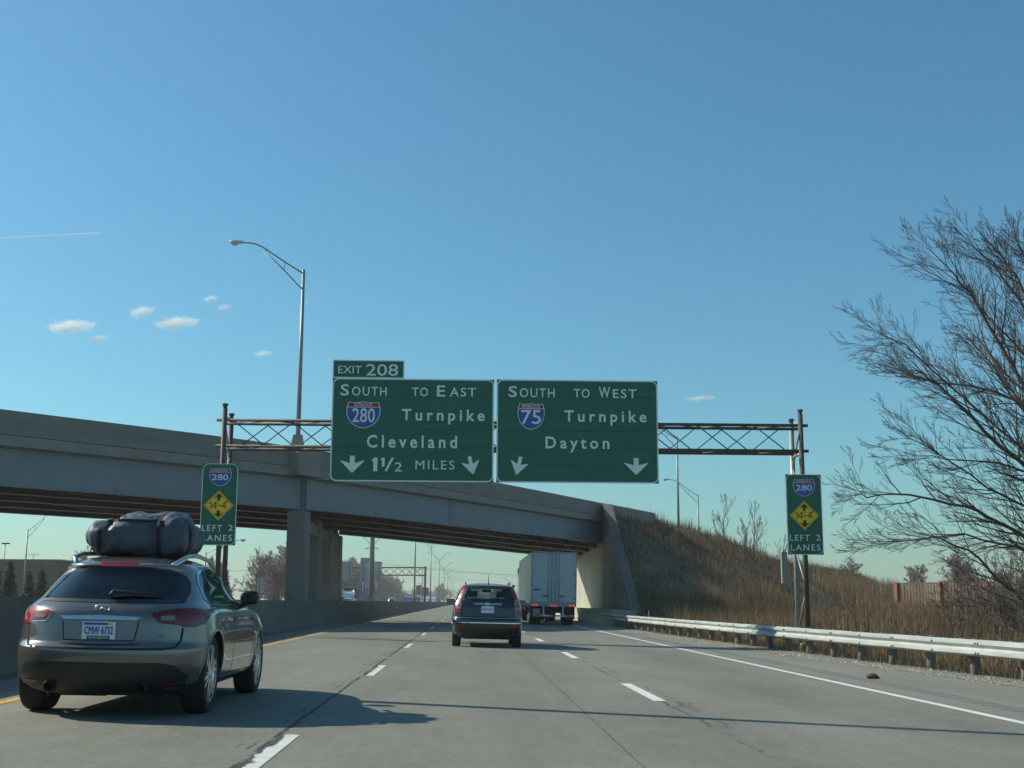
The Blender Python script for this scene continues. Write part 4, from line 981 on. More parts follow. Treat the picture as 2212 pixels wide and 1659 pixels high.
# ---- the bag on its roof
bag = thing('roof_bag', 'bulging dark grey fabric cargo bag strapped on the SUV roof', 'bag', (-3.53, 13.86, road_z(-3.54)+1.568)); bag.rotation_euler = (0, .018, 0)
rs = np.random.RandomState(5); V = []; nu, nv = 128, 64
def bagp(a, b):
    ex, ez = .55, .62
    def sp(v, e): return math.copysign(abs(v)**e, v)
    x = .545*sp(math.cos(b), ez)*sp(math.cos(a), ex); y = .58*sp(math.cos(b), ez)*sp(math.sin(a), ex); z = .22*sp(math.sin(b), .7)
    z = z+.215; z += .05*math.exp(-((x-.1)**2+(y)**2)/.18)*(z > .3)
    d = .018*math.sin(5*x+3*y)+.014*math.sin(9*y-4*z*3)+.012*math.sin(13*x+7*z)+.008*math.sin(23*y+17*x+9*z)
    for q in (-.3, .22): d -= .03*math.exp(-((x-q)/.035)**2)*(math.sin(b) > -.5)
    for q in (-.25, .25): d -= .03*math.exp(-((y-q)/.035)**2)*(math.sin(b) > -.5)
    p_ = Vector((x, y, z)); d += .032*(mnoise.noise(p_*3.2)) - .045*abs(mnoise.noise(p_*4.3+Vector((7, 1, 3)))) + .018*mnoise.noise(p_*11) - .03*abs(mnoise.noise(Vector((x*7, y*7, z*3))))+.02
    n = Vector((x/.545**2, y/.58**2, (z-.23)/.24**2)).normalized()
    return Vector((x, y, z))+n*d
for i in range(nv+1):
    for j in range(nu): V.append(bagp(2*math.pi*j/nu, -math.pi/2+math.pi*i/nv))
F = [(i*nu+j, i*nu+(j+1) % nu, (i+1)*nu+(j+1) % nu, (i+1)*nu+j) for i in range(nv) for j in range(nu)]
bo = MB().add(V, F, True).build('fabric_shell', M['tarp'], bag)
bb = BVHTree.FromPolygons([Vector(v) for v in V], F)
def bstrap(fn, n=60, wd=.055):
    A = []
    for k in range(n+1):
        o, d, w_ = fn(k/n); l, nr, _, _ = bb.ray_cast(o, d)
        if l is None: continue
        A += [l+nr*.012+w_*wd/2, l+nr*.012-w_*wd/2]
    m_ = len(A)//2; MB().add(A, [(2*i, 2*i+1, 2*i+3, 2*i+2) for i in range(m_-1)], True).build('strap', M['strap'], bag)
for q in (-.3, .22): bstrap(lambda t_, q=q: (Vector((q+.06*(t_ < .5)*(1-2*t_)*(1 if q > 0 else -1), -2*math.cos(-.5+4.14*t_), .22+2*math.sin(-.5+4.14*t_))), Vector((0, 2*math.cos(-.5+4.14*t_), -2*math.sin(-.5+4.14*t_))), Vector((1, 0, 0))))
for q in (-.25, .25): bstrap(lambda t_, q=q: (Vector((-2*math.cos(-.5+4.14*t_), q, .22+2*math.sin(-.5+4.14*t_))), Vector((2*math.cos(-.5+4.14*t_), 0, -2*math.sin(-.5+4.14*t_))), Vector((0, 1, 0))))
bstrap(lambda t_: (Vector((-.28+.5*t_, -2, .37)), Vector((0, 1, 0)), Vector((0, 0, 1))), 20, .03)
for x, y in ((.5, -.25), (.5, .25), (-.5, -.25), (-.5, .25)): MB().tube([(x, y, .2), (x*1.05, y, .01)], .007, 5).build('strap', M['strap'], bag)
for x in (-.24, .3): MB().box((x, -.57, .35), (.05, .03, .06)).build('buckle', M['strap'], bag, bevel=.006)

# ---- the dark compact SUV ahead
P_cr = paint('paint_dark_plum', (.02, .019, .024), .35, .26)
cr = thing('suv', 'dark charcoal compact SUV driving in the middle lane', 'car', (.58, 33.15, road_z(.58))); cr.rotation_euler = (0, .018, 0)
S = Shell([(.22, .7, .3, 4.2), (.28, .82, .14, 4.35), (.38, .9, .06, 4.45), (.5, .925, .02, 4.5), (.6, .93, 0, 4.52), (.7, .932, .005, 4.5), (.735, .932, .03, 4.5), (.765, .93, .08, 4.48), (.9, .93, .1, 4.4), (1.02, .925, .11, 4.15), (1.09, .91, .125, 3.75), (1.16, .885, .15, 3.45), (1.3, .835, .21, 3.15), (1.45, .775, .29, 2.85), (1.56, .725, .36, 2.6), (1.61, .685, .41, 2.48), (1.64, .63, .47, 2.4), (1.665, .5, .65, 2.3), (1.685, .3, 1.0, 2.2), (1.695, .1, 1.5, 2.1)], [(.88, .35), (3.5, .35)], nl=80, dr=.6, nr=4.5, flare=.02, crown=.03, mid=1.9, wr=.4)
rw_ = [(-.66, 1.235), (.66, 1.235), (.655, 1.33), (.6, 1.5), (.56, 1.565), (0, 1.58), (-.56, 1.565), (-.6, 1.5), (-.655, 1.33)]
S.patch('rear_window', rw_, 'rear', M['glass'], cr, .003, .06, hole=.05); S.line('window_frame', rw_, 'rear', .06, M['plastic'], cr, .005, closed=True)
S.patch('windscreen', [(-.6, 1.22), (.6, 1.22), (.5, 1.56), (-.5, 1.56)], 'front', M['glass'], cr, .003, .1, hole=.05)
for vw in ('right', 'left'):
    S.patch('side_window', [(.55, 1.2), (.62, 1.5), (1.7, 1.58), (1.7, 1.14)], vw, M['glass_dark'], cr, .003, .1); S.patch('side_window', [(1.78, 1.14), (1.78, 1.58), (2.4, 1.55), (3.0, 1.2), (3.05, 1.13)], vw, M['glass_dark'], cr, .003, .1)
    sd = 1 if vw == 'right' else -1
    p = S.cast(2.95, 1.12, vw, 0); mm = MB().box((p.x+.15*sd, p.y, 1.17), (.24, .12, .17)).bar((p.x, p.y, 1.11), (p.x+.1*sd, p.y, 1.13), .06, .05).build('door_mirror', P_cr, cr, bevel=.03); MB().box((p.x+.15*sd, p.y-.064, 1.17), (.19, .006, .125)).build('mirror_glass', M['clearlens'], mm)
    S.line('sill_trim', [(1.3, .38), (3.1, .38)], vw, .12, M['plastic'], cr, .006)
    tl = [(sd*u, v) for u, v in ((.575, 1.6), (.655, 1.6), (.79, 1.26), (.705, 1.24))]
    l = S.patch('tail_lamp', tl, 'rear', M['redlens'], cr, .008, .05)
    S.patch('clear_lamp', [(sd*u, v) for u, v in ((.705, 1.24), (.79, 1.26), (.845, 1.09), (.7, 1.09))], 'rear', M['clearlens'], l, .009, .05)
    S.patch('lamp_divider', [(sd*u, v) for u, v in ((.7, 1.09), (.845, 1.09), (.85, 1.06), (.7, 1.06))], 'rear', M['redlens'], l, .009, .05)
    S.patch('clear_lamp', [(sd*u, v) for u, v in ((.7, 1.06), (.85, 1.06), (.86, .995), (.7, 1.0))], 'rear', M['clearlens'], l, .009, .05)
    S.patch('brake_lamp', [(sd*u, v) for u, v in ((.7, 1.0), (.86, .995), (.865, .89), (.72, .895))], 'rear', M['redlens'], l, .009, .05)
    S.patch('reflector', [(sd*u, v) for u, v in ((.62, .55), (.84, .55), (.84, .59), (.62, .59))], 'rear', M['redlens_d'], cr, .008, .06)
S.line('tailgate_gap', [(-.69, 1.2), (-.69, .79), (.69, .79), (.69, 1.2)], 'rear', .015, M['dark'], cr, .003)
S.line('bumper_gap', [(-.9, .765), (0, .765), (.9, .765)], 'rear', .015, M['chrome'], cr, .004); S.line('bumper_crease', [(-.88, .64), (0, .64), (.88, .64)], 'rear', .02, M['chrome'], cr, .004)
S.patch('lower_bumper', [(-.84, .5), (.84, .5), (.8, .25), (-.8, .25)], 'rear', M['plastic'], cr, .008, .1)
S.patch('chrome_bar', [(-.37, 1.15), (.37, 1.15), (.37, 1.1), (-.37, 1.1)], 'rear', M['alloy'], cr, .02, .08)
yp = S.cast(0, .98, 'rear', .012).y; pl = MB().box((0, yp, .985), (.33, .014, .17)).build('number_plate', M['plate'], cr, bevel=.004); text('BFJB 063', (-.135, .135, .955, 1.02), yp-.012, M['platetxt'], pl)
MB().tube([(.055*math.cos(a), yp-.03, 1.125+.045*math.sin(a)) for a in np.linspace(0, 6.28, 16)], .008, 5).tube([(-.025, yp-.03, 1.15), (-.02, yp-.03, 1.1)], .008, 5).tube([(.025, yp-.03, 1.15), (.02, yp-.03, 1.1)], .008, 5).tube([(-.02, yp-.03, 1.125), (.02, yp-.03, 1.125)], .007, 5).build('emblem', M['chrome'], cr)
MB().tube([(.02, 1.0, 1.66), (.02, 1.0, 1.71), (.02, .9, 1.93)], [.02, .012, .005], 6).build('aerial', M['plastic'], cr)
for x in (-.6, .6): MB().tube([(x, .8, 1.66), (x, .9, 1.7), (x, 2.2, 1.71), (x, 2.35, 1.66)], .018, 6).build('roof_rail', M['plastic'], cr)
wp = S.cast(0, 1.27, 'rear', .03); MB().tube([wp, S.cast(.3, 1.28, 'rear', .03)], .012, 5).build('rear_wiper', M['plastic'], cr)
MB().box((0, .8, .26), (1.2, .9, .1)).build('exhaust_box', M['dark'], cr); MB().lathe([(.03, .2), (.035, 0), (.03, .02), (.001, .05)], (.55, .1, .25), 'y', 10).build('exhaust_tip', M['gantry'], cr)
arches(S, cr, P_cr, .4); S.build(P_cr, cr, None)
MB().box((0, 2.2, .75), (1.5, 3.2, .1)).build('floor', M['dark'], cr); MB().box((0, 3.1, 1.1), (1.5, .4, .2)).build('dashboard', M['dark'], cr); seats(cr, (1.3, 2.3), .4, .7, 1.28, M['dark'])
MB().box((0, 2.75, 1.5), (.26, .04, .08)).build('rear_view_mirror', M['dark'], cr)
for y in (.88, 3.5):
    for sd in (1, -1): wheel(cr, sd*.81, y, .35, .23, sd, 5)

# ------------------------------------------------------------------ trucks
M['van_white'] = mat('trailer_white', (.6, .61, .6), .4, var=.06, vscale=1.2)
M['trailer_door'] = mat('trailer_door', (.54, .56, .56), .45, var=.05, vscale=1.5)
M['seat_dark'] = M['dark']
def dual(t, x, y, r=.5, sd=1):
    w_ = MB(); w_.lathe([(.001, .02*sd), (.1, .06*sd), (.16, .06*sd), (.2, -.06*sd), (.28, -.1*sd), (.29, 0)], (x, y, r), 'x', 18); o = w_.build('wheel', M['galv'], t)
    for k in (0, .3): MB().lathe([(.29, -.13), (.42, -.14), (.48, -.12), (.5, -.06), (.5, .06), (.48, .12), (.42, .14), (.29, .13)], (x-sd*(.12+k), y, r), 'x', 26).build('tyre', M['rubber'], o)
def tractor(t, pm, fy, conv=True, sleeper=True):
    """fy(y): position along the road of a point y metres behind the bumper"""
    def B(c, d, name, m, bev=.0, par=None): return MB().box((c[0], fy(c[1]), c[2]), d).build(name, m, par or t, bevel=bev)
    def prism(out, x0, x1, name, m, bev=.0): return MB().prism([(fy(a), b) for a, b in out], x0, x1, 'yz').build(name, m, t, bevel=bev)
    cab = prism([(1.9, .9), (1.9, 2.0), (2.35, 2.75), (2.6, 2.95), (4.3, 3.3), (5.0, 3.35), (5.0, .9)], -1.2, 1.2, 'cab', pm, .06)
    prism([(.15, .8), (.1, 1.55), (.4, 1.7), (1.95, 1.95), (1.95, .8)], -.72, .72, 'hood', pm, .1)
    MB().add([(-1.02, fy(1.97), 2.04), (1.02, fy(1.97), 2.04), (.98, fy(2.32), 2.66), (-.98, fy(2.32), 2.66)], [(0, 1, 2, 3)]).build('windscreen', M['plastic'], t)
    B((0, .07, 1.2), (.95, .06, .78), 'grille', M['chrome']); B((0, .02, .62), (2.35, .22, .42), 'bumper', M['chrome'], .04)
    for sd in (-1, 1):
        B((sd*.95, .5, 1.1), (.42, .9, .5), 'fender', pm, .1); B((sd*.93, .06, 1.12), (.3, .08, .2), 'headlamp', M['clearlens'], .03)
        B((sd*1.45, 1.85, 2.2), (.18, .12, .6), 'mirror', M['plastic'], .03); B((sd*1.3, 1.85, 2.45), (.25, .03, .03), 'mirror_arm', M['plastic'])
        MB().tube([(sd*1.12, fy(2.7), 1.2), (sd*1.12, fy(2.7), 3.7)], .08, 8).build('exhaust_stack', M['chrome'], t)
        dual(t, sd*1.2, fy(.95), .5, sd); B((sd*1.0, 4.0, .75), (.4, 2.2, .6), 'fuel_tank', M['galv'], .1)
        for yy in (6.3, 7.6): dual(t, sd*1.22, fy(yy), .5, sd)
    B((0, 5.2, .75), (.9, 6.5, .3), 'chassis', M['dark'])
def trailer(t, fy, L_=16.2, m=None, box=True):
    B = lambda c, d, name, mm, bev=0., par=None: MB().box((c[0], fy(c[1]), c[2]), d).build(name, mm, par or t, bevel=bev)
    b = B((0, L_/2, 2.62), (2.58, L_, 2.86), 'trailer_box', m or M['van_white'], .02)
    for yy in (1.4, 2.75):
        for sd in (-1, 1): dual(t, sd*1.2, fy(yy), .5, sd)
    B((0, 2.1, .85), (1.6, 3.4, .35), 'bogie', M['dark']); B((0, L_/2, 1.1), (.9, L_-.4, .18), 'trailer_frame', M['dark'])
    return b
tr = thing('semi_truck', 'white box semi trailer truck in the right lane entering the overpass', 'truck', (4.95, 70.6, road_z(4.95))); tr.rotation_euler = (0, .018, 0)
fy = lambda y: y
b = trailer(tr, fy)
for sd in (-1, 1):
    d = MB().box((sd*.632, -.03, 2.64), (1.24, .05, 2.72)).build('trailer_door', M['trailer_door'], tr)
    for x in (.06, .24):
        MB().tube([(sd*(x+.06), -.09, 1.25), (sd*(x+.06), -.09, 4.02)], .022, 6).build('lock_rod', M['galv'], d)
    MB().bar((sd*.3, -.1, 1.62), (sd*.62, -.1, 1.62), .03, .06).build('handle', M['gantry'], d)
    for z in (1.5, 2.2, 2.9, 3.85): MB().box((sd*1.2, -.07, z), (.16, .05, .09)).build('hinge', M['gantry_lt'], d)
    MB().box((sd*1.27, -.045, 2.64), (.05, .09, 2.86)).build('corner_post', M['gantry_lt'], tr)
    for x in (1.13, .95): MB().lathe([(.05, 0), (.05, -.03), (.001, -.035)], (sd*x, -.085, 1.1), 'y', 12).build('tail_lamp', mat('lit_red_lamp', (.5, .01, .01), .3, emit=((1, .05, .04), .9)), tr)
    MB().box((sd*.55, .05, .82), (.1, .1, .72)).build('bumper_strut', M['galv'], tr); MB().box((sd*.95, .6, .72), (.62, .03, .75)).build('mudflap', M['rubber'], tr)
    MB().box((sd*.95, -.075, 1.19), (.5, .01, .05)).build('reflective_strip', M['redlens'], tr)
MB().box((0, -.02, 1.16), (2.58, .14, .26)).build('rear_sill', M['gantry_lt'], tr); MB().box((0, .02, .52), (2.3, .1, .1)).build('underrun_bar', M['galv'], tr)
for k, x in enumerate((-.9, -.45, 0, .45, .9)): MB().box((x, -.025, .52), (.22, .012, .07)).build('reflective_strip', M['redlens'] if k % 2 == 0 else M['plate'], tr)
for x in (-.15, 0, .15): MB().lathe([(.035, 0), (.035, -.03), (.001, -.03)], (x, -.085, 1.06), 'y', 10).build('marker_lamp', bpy.data.materials['lit_red_lamp'], tr)
MB().box((0, -.035, 4.035), (2.56, .1, .09)).build('roof_header', M['gantry_lt'], tr)
MB().box((-.95, -.06, 1.95), (.42, .004, .09)).build('decal', M['sblue'], tr); MB().box((-.93, .3, .75), (.42, .02, .3)).build('number_plate', M['gantry_lt'], tr)
MB().box((-1.296, 13.6, 3.35), (.006, 1.6, .7)).build('side_marking', M['gantry_lt'], tr)
for i in range(11): MB().box((-1.294, .9+i*1.42, 2.65), (.012, .05, 2.7)).build('side_post', M['van_white'], b)
tractor(tr, paint('paint_tractor', (.5, .5, .5), .2, .35), lambda y: 23.6-y)
for X, Y, pc, lb, box in ((-24.6, 262, (.62, .64, .62), 'white bonneted tractor with a dark red load coming the other way', 'red'), (-21.4, 470, (.01, .06, .42), 'bright blue tractor unit far off on the opposite road', 'none'), (-19.6, 505, (.09, .03, .028), 'dark red tractor unit on the opposite road beside a median lamp', 'white'), (-17.4, 560, (.66, .68, .67), 'white box truck far off beside the far gantry leg', 'white'), (-16.6, 640, (.6, .62, .62), 'white truck behind another white box truck in the distance', 'white')):
    t = thing('semi_truck', lb, 'truck', (X, Y, .06)); tractor(t, paint('paint_truck', pc, .1, .35), lambda y: y)
    if box == 'red':
        MB().box((0, 11.5, 2.6), (2.5, 10, 2.2)).build('load', mat('dark_red_load', (.09, .025, .022), .8, var=.3, vscale=1), t); MB().box((0, 5.6, 3.0), (2.5, .3, 1.9)).build('headboard', M['dark'], t)
        for yy in (12.5, 14):
            for sd in (-1, 1): dual(t, sd*1.2, yy, .5, sd)
    elif box == 'white': trailer(t, lambda y: 22.-y)

# ------------------------------------------------------------------ oncoming cars seen over the barrier
def small_car(label, X, Y, col, tall=0.):
    t = thing('car', label, 'car', (X, Y, .06)); pm = paint('paint_car', col, .3, .3); q = tall
    Sx = Shell([(.2, .7, .2, 4.2), (.3, .85, .05, 4.4), (.5, .9, 0, 4.5), (.75, .9, .03, 4.45), (.88, .88, .1, 3.9+q*.3), (.96+q*.15, .83, .4-q*.3, 3.3), (1.2+q*.8, .7, .9-q*.6, 2.75), (1.38+q, .6, 1.2-q*.8, 2.4), (1.43+q, .4, 1.5-q*.8, 2.2), (1.45+q, .15, 1.7, 2.0)], [(.85, .32), (3.4, .32)], nl=34, dr=.6, df=.8, na=8, ns=12, wr=.37, crown=.02)
    Sx.patch('windscreen', [(-.66, .99+q*.2), (.66, .99+q*.2), (.54, 1.35+q*.95), (-.54, 1.35+q*.95)], 'front', M['plastic'], t, .006, .15)
    for vw in ('right', 'left'): Sx.patch('side_window', [(1.1-q*.5, 1.02+q*.2), (1.35-q*.6, 1.33+q*.9), (2.3, 1.33+q*.9), (2.9, 1.02+q*.2)], vw, M['plastic'], t, .006, .2)
    Sx.build(pm, t, None); MB().box((0, 2.2, .55), (1.5, 3.6, .6)).build('floor_pan', M['dark'], t)
    for sd in (-1, 1):
        Sx.patch('headlamp', [(sd*.5, .66), (sd*.8, .68), (sd*.8, .76), (sd*.5, .74)], 'front', M['clearlens'], t, .006, .1)
        for yy in (.85, 3.4): MB().lathe([(.001, -.1), (.2, -.1), (.3, -.09), (.32, 0), (.3, .09), (.2, .1), (.001, .1)], (sd*.78, yy, .32), 'x', 16).build('wheel', M['rubber'], t)
    t.rotation_euler = (0, 0, math.pi); t.location.y += 4.5; return t
small_car('dark SUV just beyond the overpass columns behind the median barrier', -15.4, 150, (.02, .022, .026), .4)
small_car('silver car in front of the white bonneted tractor', -16.6, 172, (.4, .42, .43), .12)
small_car('dark blue car passing behind the thick median lamp pole', -19.4, 226, (.04, .06, .09), .2)
small_car('grey car between the thick lamp pole and a white pickup', -19.5, 272, (.2, .21, .22), .1)
small_car('white pickup-sized car over the median barrier before the noise wall', -14.5, 246, (.66, .67, .66), .45)
small_car('tiny white car far off at the end of the median barrier', -10.6, 520, (.66, .67, .66), .25)

# ------------------------------------------------------------------ bare trees
class Twigs:
    """polylines with radii turned into one tube mesh"""
    def __init__(s, seed): s.r = random.Random(seed); s.V = []; s.F = []
    def add(s, pts, rad, n):
        base = len(s.V); ref = None
        for i, p in enumerate(pts):
            d = (pts[min(i+1, len(pts)-1)]-pts[max(i-1, 0)]); d.normalize()
            r = d.cross(Vector((0, 0, 1))) if abs(d.z) < .95 else d.cross(Vector((0, 1, 0))); r.normalize(); u = d.cross(r)
            for k in range(n):
                a = 6.28318*k/n; s.V.append(p+(r*math.cos(a)+u*math.sin(a))*rad[i])
        for i in range(len(pts)-1):
            for k in range(n): s.F.append((base+i*n+k, base+i*n+(k+1) % n, base+(i+1)*n+(k+1) % n, base+(i+1)*n+k))
    def rv(s, k): return Vector((s.r.gauss(0, k), s.r.gauss(0, k), s.r.gauss(0, k)))
    def grow(s, p, d, L, r, lvl, P):
        """P: dict kids (per level), ratio, ang, up, wander, minr"""
        ns = 6 if lvl == 0 else (5 if lvl == 1 else 4); pts = [p.copy()]; d = d.normalized(); rad = [r]
        for i in range(ns):
            d = (d+s.rv(P['wander'])+Vector((0, 0, P['up']*(1 if lvl else .5)))+P.get('pull', Vector())).normalized(); pts.append(pts[-1]+d*(L/ns)); rad.append(max(P['minr'], r*(1-.82*(i+1)/ns)))
        s.add(pts, rad, 6 if lvl == 0 else (4 if lvl == 1 else 3)); s.kids(pts, rad, L, lvl, P)
    def kids(s, pts, rad, L, lvl, P, t0=.2):
        if lvl+1 >= len(P['kids'])+1: return
        nk = P['kids'][lvl]; ns = len(pts)-1
        for k in range(nk):
            t = t0+(1-t0)*(k+s.r.random())/nk; x = min(t*ns, ns-.001); i = int(x); q = pts[i].lerp(pts[i+1], x-i); dd = (pts[i+1]-pts[i]).normalized()
            side = s.rv(1); side = side-dd*side.dot(dd); side.normalize(); a = P['ang']*s.r.uniform(.7, 1.25)
            nd = dd*math.cos(a)+side*math.sin(a); rr = rad[i]*(1-(x-i))+rad[i+1]*(x-i)
            s.grow(q, nd, L*P['ratio']*s.r.uniform(.6, 1.15)*(1.1-.55*t), max(P['minr'], rr*.6), lvl+1, P)
    def build(s, name, m, parent, world=False): return np_mesh(name, np.array([tuple(v) for v in s.V]), np.array(s.F), m, parent, world, True)
def bare_tree(name, label, loc, H, seed, kids=(22, 8, 5), spread=.55, m=None, group=None, minr=.012, trunk_r=None, cat='tree', ratio=.5, up=.1, clear=.22):
    t = thing(name, label, cat, loc, 0, group); T = Twigs(seed); r = trunk_r or H*.016; d = Vector((T.r.gauss(0, .06), T.r.gauss(0, .06), 1)); pts = [Vector((0, 0, -.3))]; rad = [r]
    for i in range(7): d = (d+T.rv(.07)).normalized(); pts.append(pts[-1]+d*H/7*.92); rad.append(max(minr, r*(1-.9*(i+1)/7)))
    T.add(pts, rad, 7); T.build('trunk', M['bark'], t)
    C = Twigs(seed+1); P = dict(kids=kids, ratio=ratio, ang=spread*1.3, up=up, wander=.12, minr=minr); C.kids(pts, rad, H*.95, 0, P, clear); C.build('crown', m or M['twig'], t)
    return t
# the big tree whose limbs reach in from the right
bt = thing('bare_tree', 'large bare spreading tree overhanging the weeds on the right', 'tree', (21.3, 42, -.7))
T = Twigs(11); tp = [Vector(p) for p in ((21.3, 42, -.9), (21.2, 42, 1.2), (20.9, 42.1, 3.2), (20.8, 42, 5.5), (21.0, 41.9, 8), (20.9, 42, 10.6), (21.1, 42.1, 12.4), (21.0, 42, 14))]
T.add(tp, [.3, .25, .22, .19, .15, .11, .07, .02], 10); T.build('trunk', M['bark'], bt, True)
limbs = [
 ([(20.85, 42, 5.2), (20.3, 42.3, 7.6), (19.56, 42.6, 9.3), (18.38, 42.9, 11.95), (17.71, 43, 13.0), (16.9, 43.2, 14.0)], .1, 11),
 ([(20.8, 42, 3.6), (20.0, 41.6, 4.9), (19.30, 41.3, 5.6), (17.57, 41, 6.97), (16.18, 40.8, 8.34), (15.5, 40.7, 8.9), (15.0, 40.6, 9.0)], .105, 12),
 ([(19.9, 42.1, 7.9), (19.49, 42.3, 8.2), (18.34, 42.8, 8.78), (17.04, 43.2, 9.01), (15.9, 43.6, 9.40), (15.3, 43.8, 10.2)], .06, 9),
 ([(21, 42, 2.4), (20.39, 42.4, 3.0), (19.18, 42.9, 3.77), (17.91, 43.2, 4.56), (15.83, 43.6, 5.02), (14.4, 44, 4.93), (13.9, 44.2, 5.0)], .095, 12),
 ([(20.5, 41.8, 4.3), (19.9, 41.5, 5.0), (19.3, 41.1, 5.5), (17.83, 40.6, 5.84), (15.88, 40.2, 5.90), (14.4, 40, 6.1)], .07, 10),
 ([(21.2, 42, .6), (20.16, 41.6, .5), (18.98, 41.2, .95), (16.98, 40.6, 2.66), (15.58, 40.4, 3.35), (14.47, 40.3, 3.66)], .085, 5),
 ([(20.9, 42, 9), (20.5, 42.2, 10.9), (19.79, 42.4, 12.65), (19.37, 42.6, 13.5), (18.92, 42.6, 14.1)], .075, 11),
 ([(20.85, 42, 6.2), (20.4, 41.7, 8.6), (19.38, 41.3, 11.4), (18.3, 41, 12.9), (17.2, 40.8, 13.6)], .075, 10),
 ([(21, 42, 1.9), (20.32, 42.3, 2.3), (19.14, 42.5, 3.14), (17.36, 42.7, 3.60), (15.42, 42.9, 3.35), (14, 43.1, 3.3)], .07, 10),
 ([(20.9, 42, 4.6), (20, 42.8, 6.3), (18.6, 43.6, 8.0), (16.9, 44.2, 9.9), (15.9, 44.6, 10.9), (15.5, 44.8, 11.2)], .075, 11),
 ([(20.9, 42, 10), (20.1, 41.6, 12), (19.5, 41.2, 13.2), (19.1, 41, 14)], .06, 10), ([(20.8, 42, 8), (19.8, 42.5, 10), (18.9, 43, 11.4), (18.2, 43.2, 12.4)], .06, 9), ([(20.8, 42, 5.6), (19.6, 41.5, 7.2), (18.4, 41.1, 8.6), (17.2, 40.9, 10.2)], .065, 10), ([(20.9, 42, 11), (20.7, 42.4, 13), (20.3, 42.6, 13.6), (20.1, 42.7, 14.2)], .05, 8), ([(20.9, 42, 3.4), (19.8, 42.5, 4.4), (18.4, 42.9, 5.2), (16.6, 43.2, 6.6), (15.6, 43.3, 7.2)], .065, 10),
 ([(20.9, 42, 7), (21.8, 41.5, 9.2), (22.6, 41, 12), (23, 40.8, 15)], .09, 9), ([(20.9, 42, 4), (22.4, 42.5, 6), (24.5, 43, 8.5), (26, 43, 11)], .1, 9),
 ([(21, 42, 3), (22.8, 41, 4.5), (25, 40, 6), (27, 39.5, 7)], .09, 8), ([(20.9, 42, 6), (20.6, 44, 8), (20.2, 46, 10.5), (20, 47, 13)], .09, 9), ([(20.9, 42, 5), (20.4, 40, 6.5), (19.8, 38.3, 8.5), (19.5, 37.2, 11)], .08, 9)]
C = Twigs(21); PB = dict(kids=(0, 9, 7, 4), ratio=.5, ang=.55, up=.025, wander=.1, minr=.0055)
for pts, r, nk in limbs:
    pts = [Vector(p) for p in pts]; fine_ = []
    for a, b in zip(pts[:-1], pts[1:]):
        for k in range(3): fine_.append(a.lerp(b, k/3)+(C.rv(.04) if k else Vector()))
    fine_.append(pts[-1]); L_ = sum((b-a).length for a, b in zip(pts[:-1], pts[1:])); rad = [max(.012, r*(1-.88*i/(len(fine_)-1))) for i in range(len(fine_))]
    C.add(fine_, rad, 6); P2 = dict(PB); dl_ = (pts[-1]-pts[-2]).normalized(); P2['pull'] = Vector((dl_.x*.045, dl_.y*.03, .03)); P2['kids'] = (nk+11, 8, 5); C.kids(fine_, rad, L_*.72, 0, P2, .12)
C.build('crown', M['bark'], bt, True)
def gz(x, y): return float(ground_h(np.array([x]), np.array([y]))[0])
for i, (x, y, H, lb) in enumerate(((23.5, 112, 4.9, 'slender lone bare sapling on the embankment crest'), (24.2, 104, 5.6, 'tallest bare sapling of the group on the embankment slope'), (22.3, 100, 4.1, 'low bare sapling beside the tallest one on the slope'), (24.8, 98, 4.3, 'bare sapling on the slope beside the right clearance sign'))):
    bare_tree('bare_sapling', lb, (x, y, gz(x, y)-.1), H, 60+i, (14, 6, 3), .42, minr=.011, ratio=.5, up=.14, clear=.12)
for i, (x, y, H, lb) in enumerate(((-29.5, 182, 8.2, 'tall bare tree beyond the opposite road behind the left gantry legs'), (-25.6, 176, 6.0, 'bare tree beside the overpass column beyond the opposite road'), (-33.5, 178, 6.2, 'bare tree left of the gantry legs beyond the opposite road'), (-56.5, 188, 8.0, 'bare tree behind the annex of the brown building'), (-52.8, 184, 6.6, 'lower bare tree right of the brown building'), (-49, 186, 6.4, 'bare tree seen over the roof rail of the near SUV'), (-36.5, 182, 6.8, 'bare tree behind the single-arm lamp by the gantry legs'))):
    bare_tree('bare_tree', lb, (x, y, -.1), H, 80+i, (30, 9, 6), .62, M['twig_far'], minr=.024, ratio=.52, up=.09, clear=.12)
# trees behind the noise wall and beyond, told apart only by their place
rr = random.Random(9); proto = None; gl = 'bare brownish tree in the belt behind the noise wall'
for i in range(64):
    y = 250+i*7.6+rr.uniform(-6, 6); x = -34-rr.uniform(0, 12)-i*.08; H = rr.uniform(9, 14) if i < 40 else rr.uniform(9, 13)
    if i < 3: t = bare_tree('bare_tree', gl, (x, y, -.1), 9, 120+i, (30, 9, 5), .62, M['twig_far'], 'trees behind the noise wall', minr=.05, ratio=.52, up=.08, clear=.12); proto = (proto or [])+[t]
    else: t = copy_tree(proto[i % 3], (x, y, -.1), rr.uniform(0, 6.3))
    s_ = H/9; t.scale = (s_*1.1, s_*1.1, s_)
for i in range(46):
    y = rr.uniform(850, 1150); x = -70+i*4.6+rr.uniform(-3, 3); t = copy_tree(proto[i % 3], (x, y, -.1), rr.uniform(0, 6.3), 'bare tree on the hazy skyline where the road ends'); t['group'] = 'trees on the skyline'
    s_ = rr.uniform(.9, 1.5); t.scale = (s_*1.6, s_*1.6, s_)
for i in range(16):
    x, y = rr.uniform(75, 130), rr.uniform(190, 260); t = copy_tree(proto[i % 3], (x, y, -.5), rr.uniform(0, 6.3), 'bare tree in the distant clump beyond the board fence'); t['group'] = 'trees beyond the fence'; s_ = rr.uniform(.7, 1.1); t.scale = (s_, s_, s_)
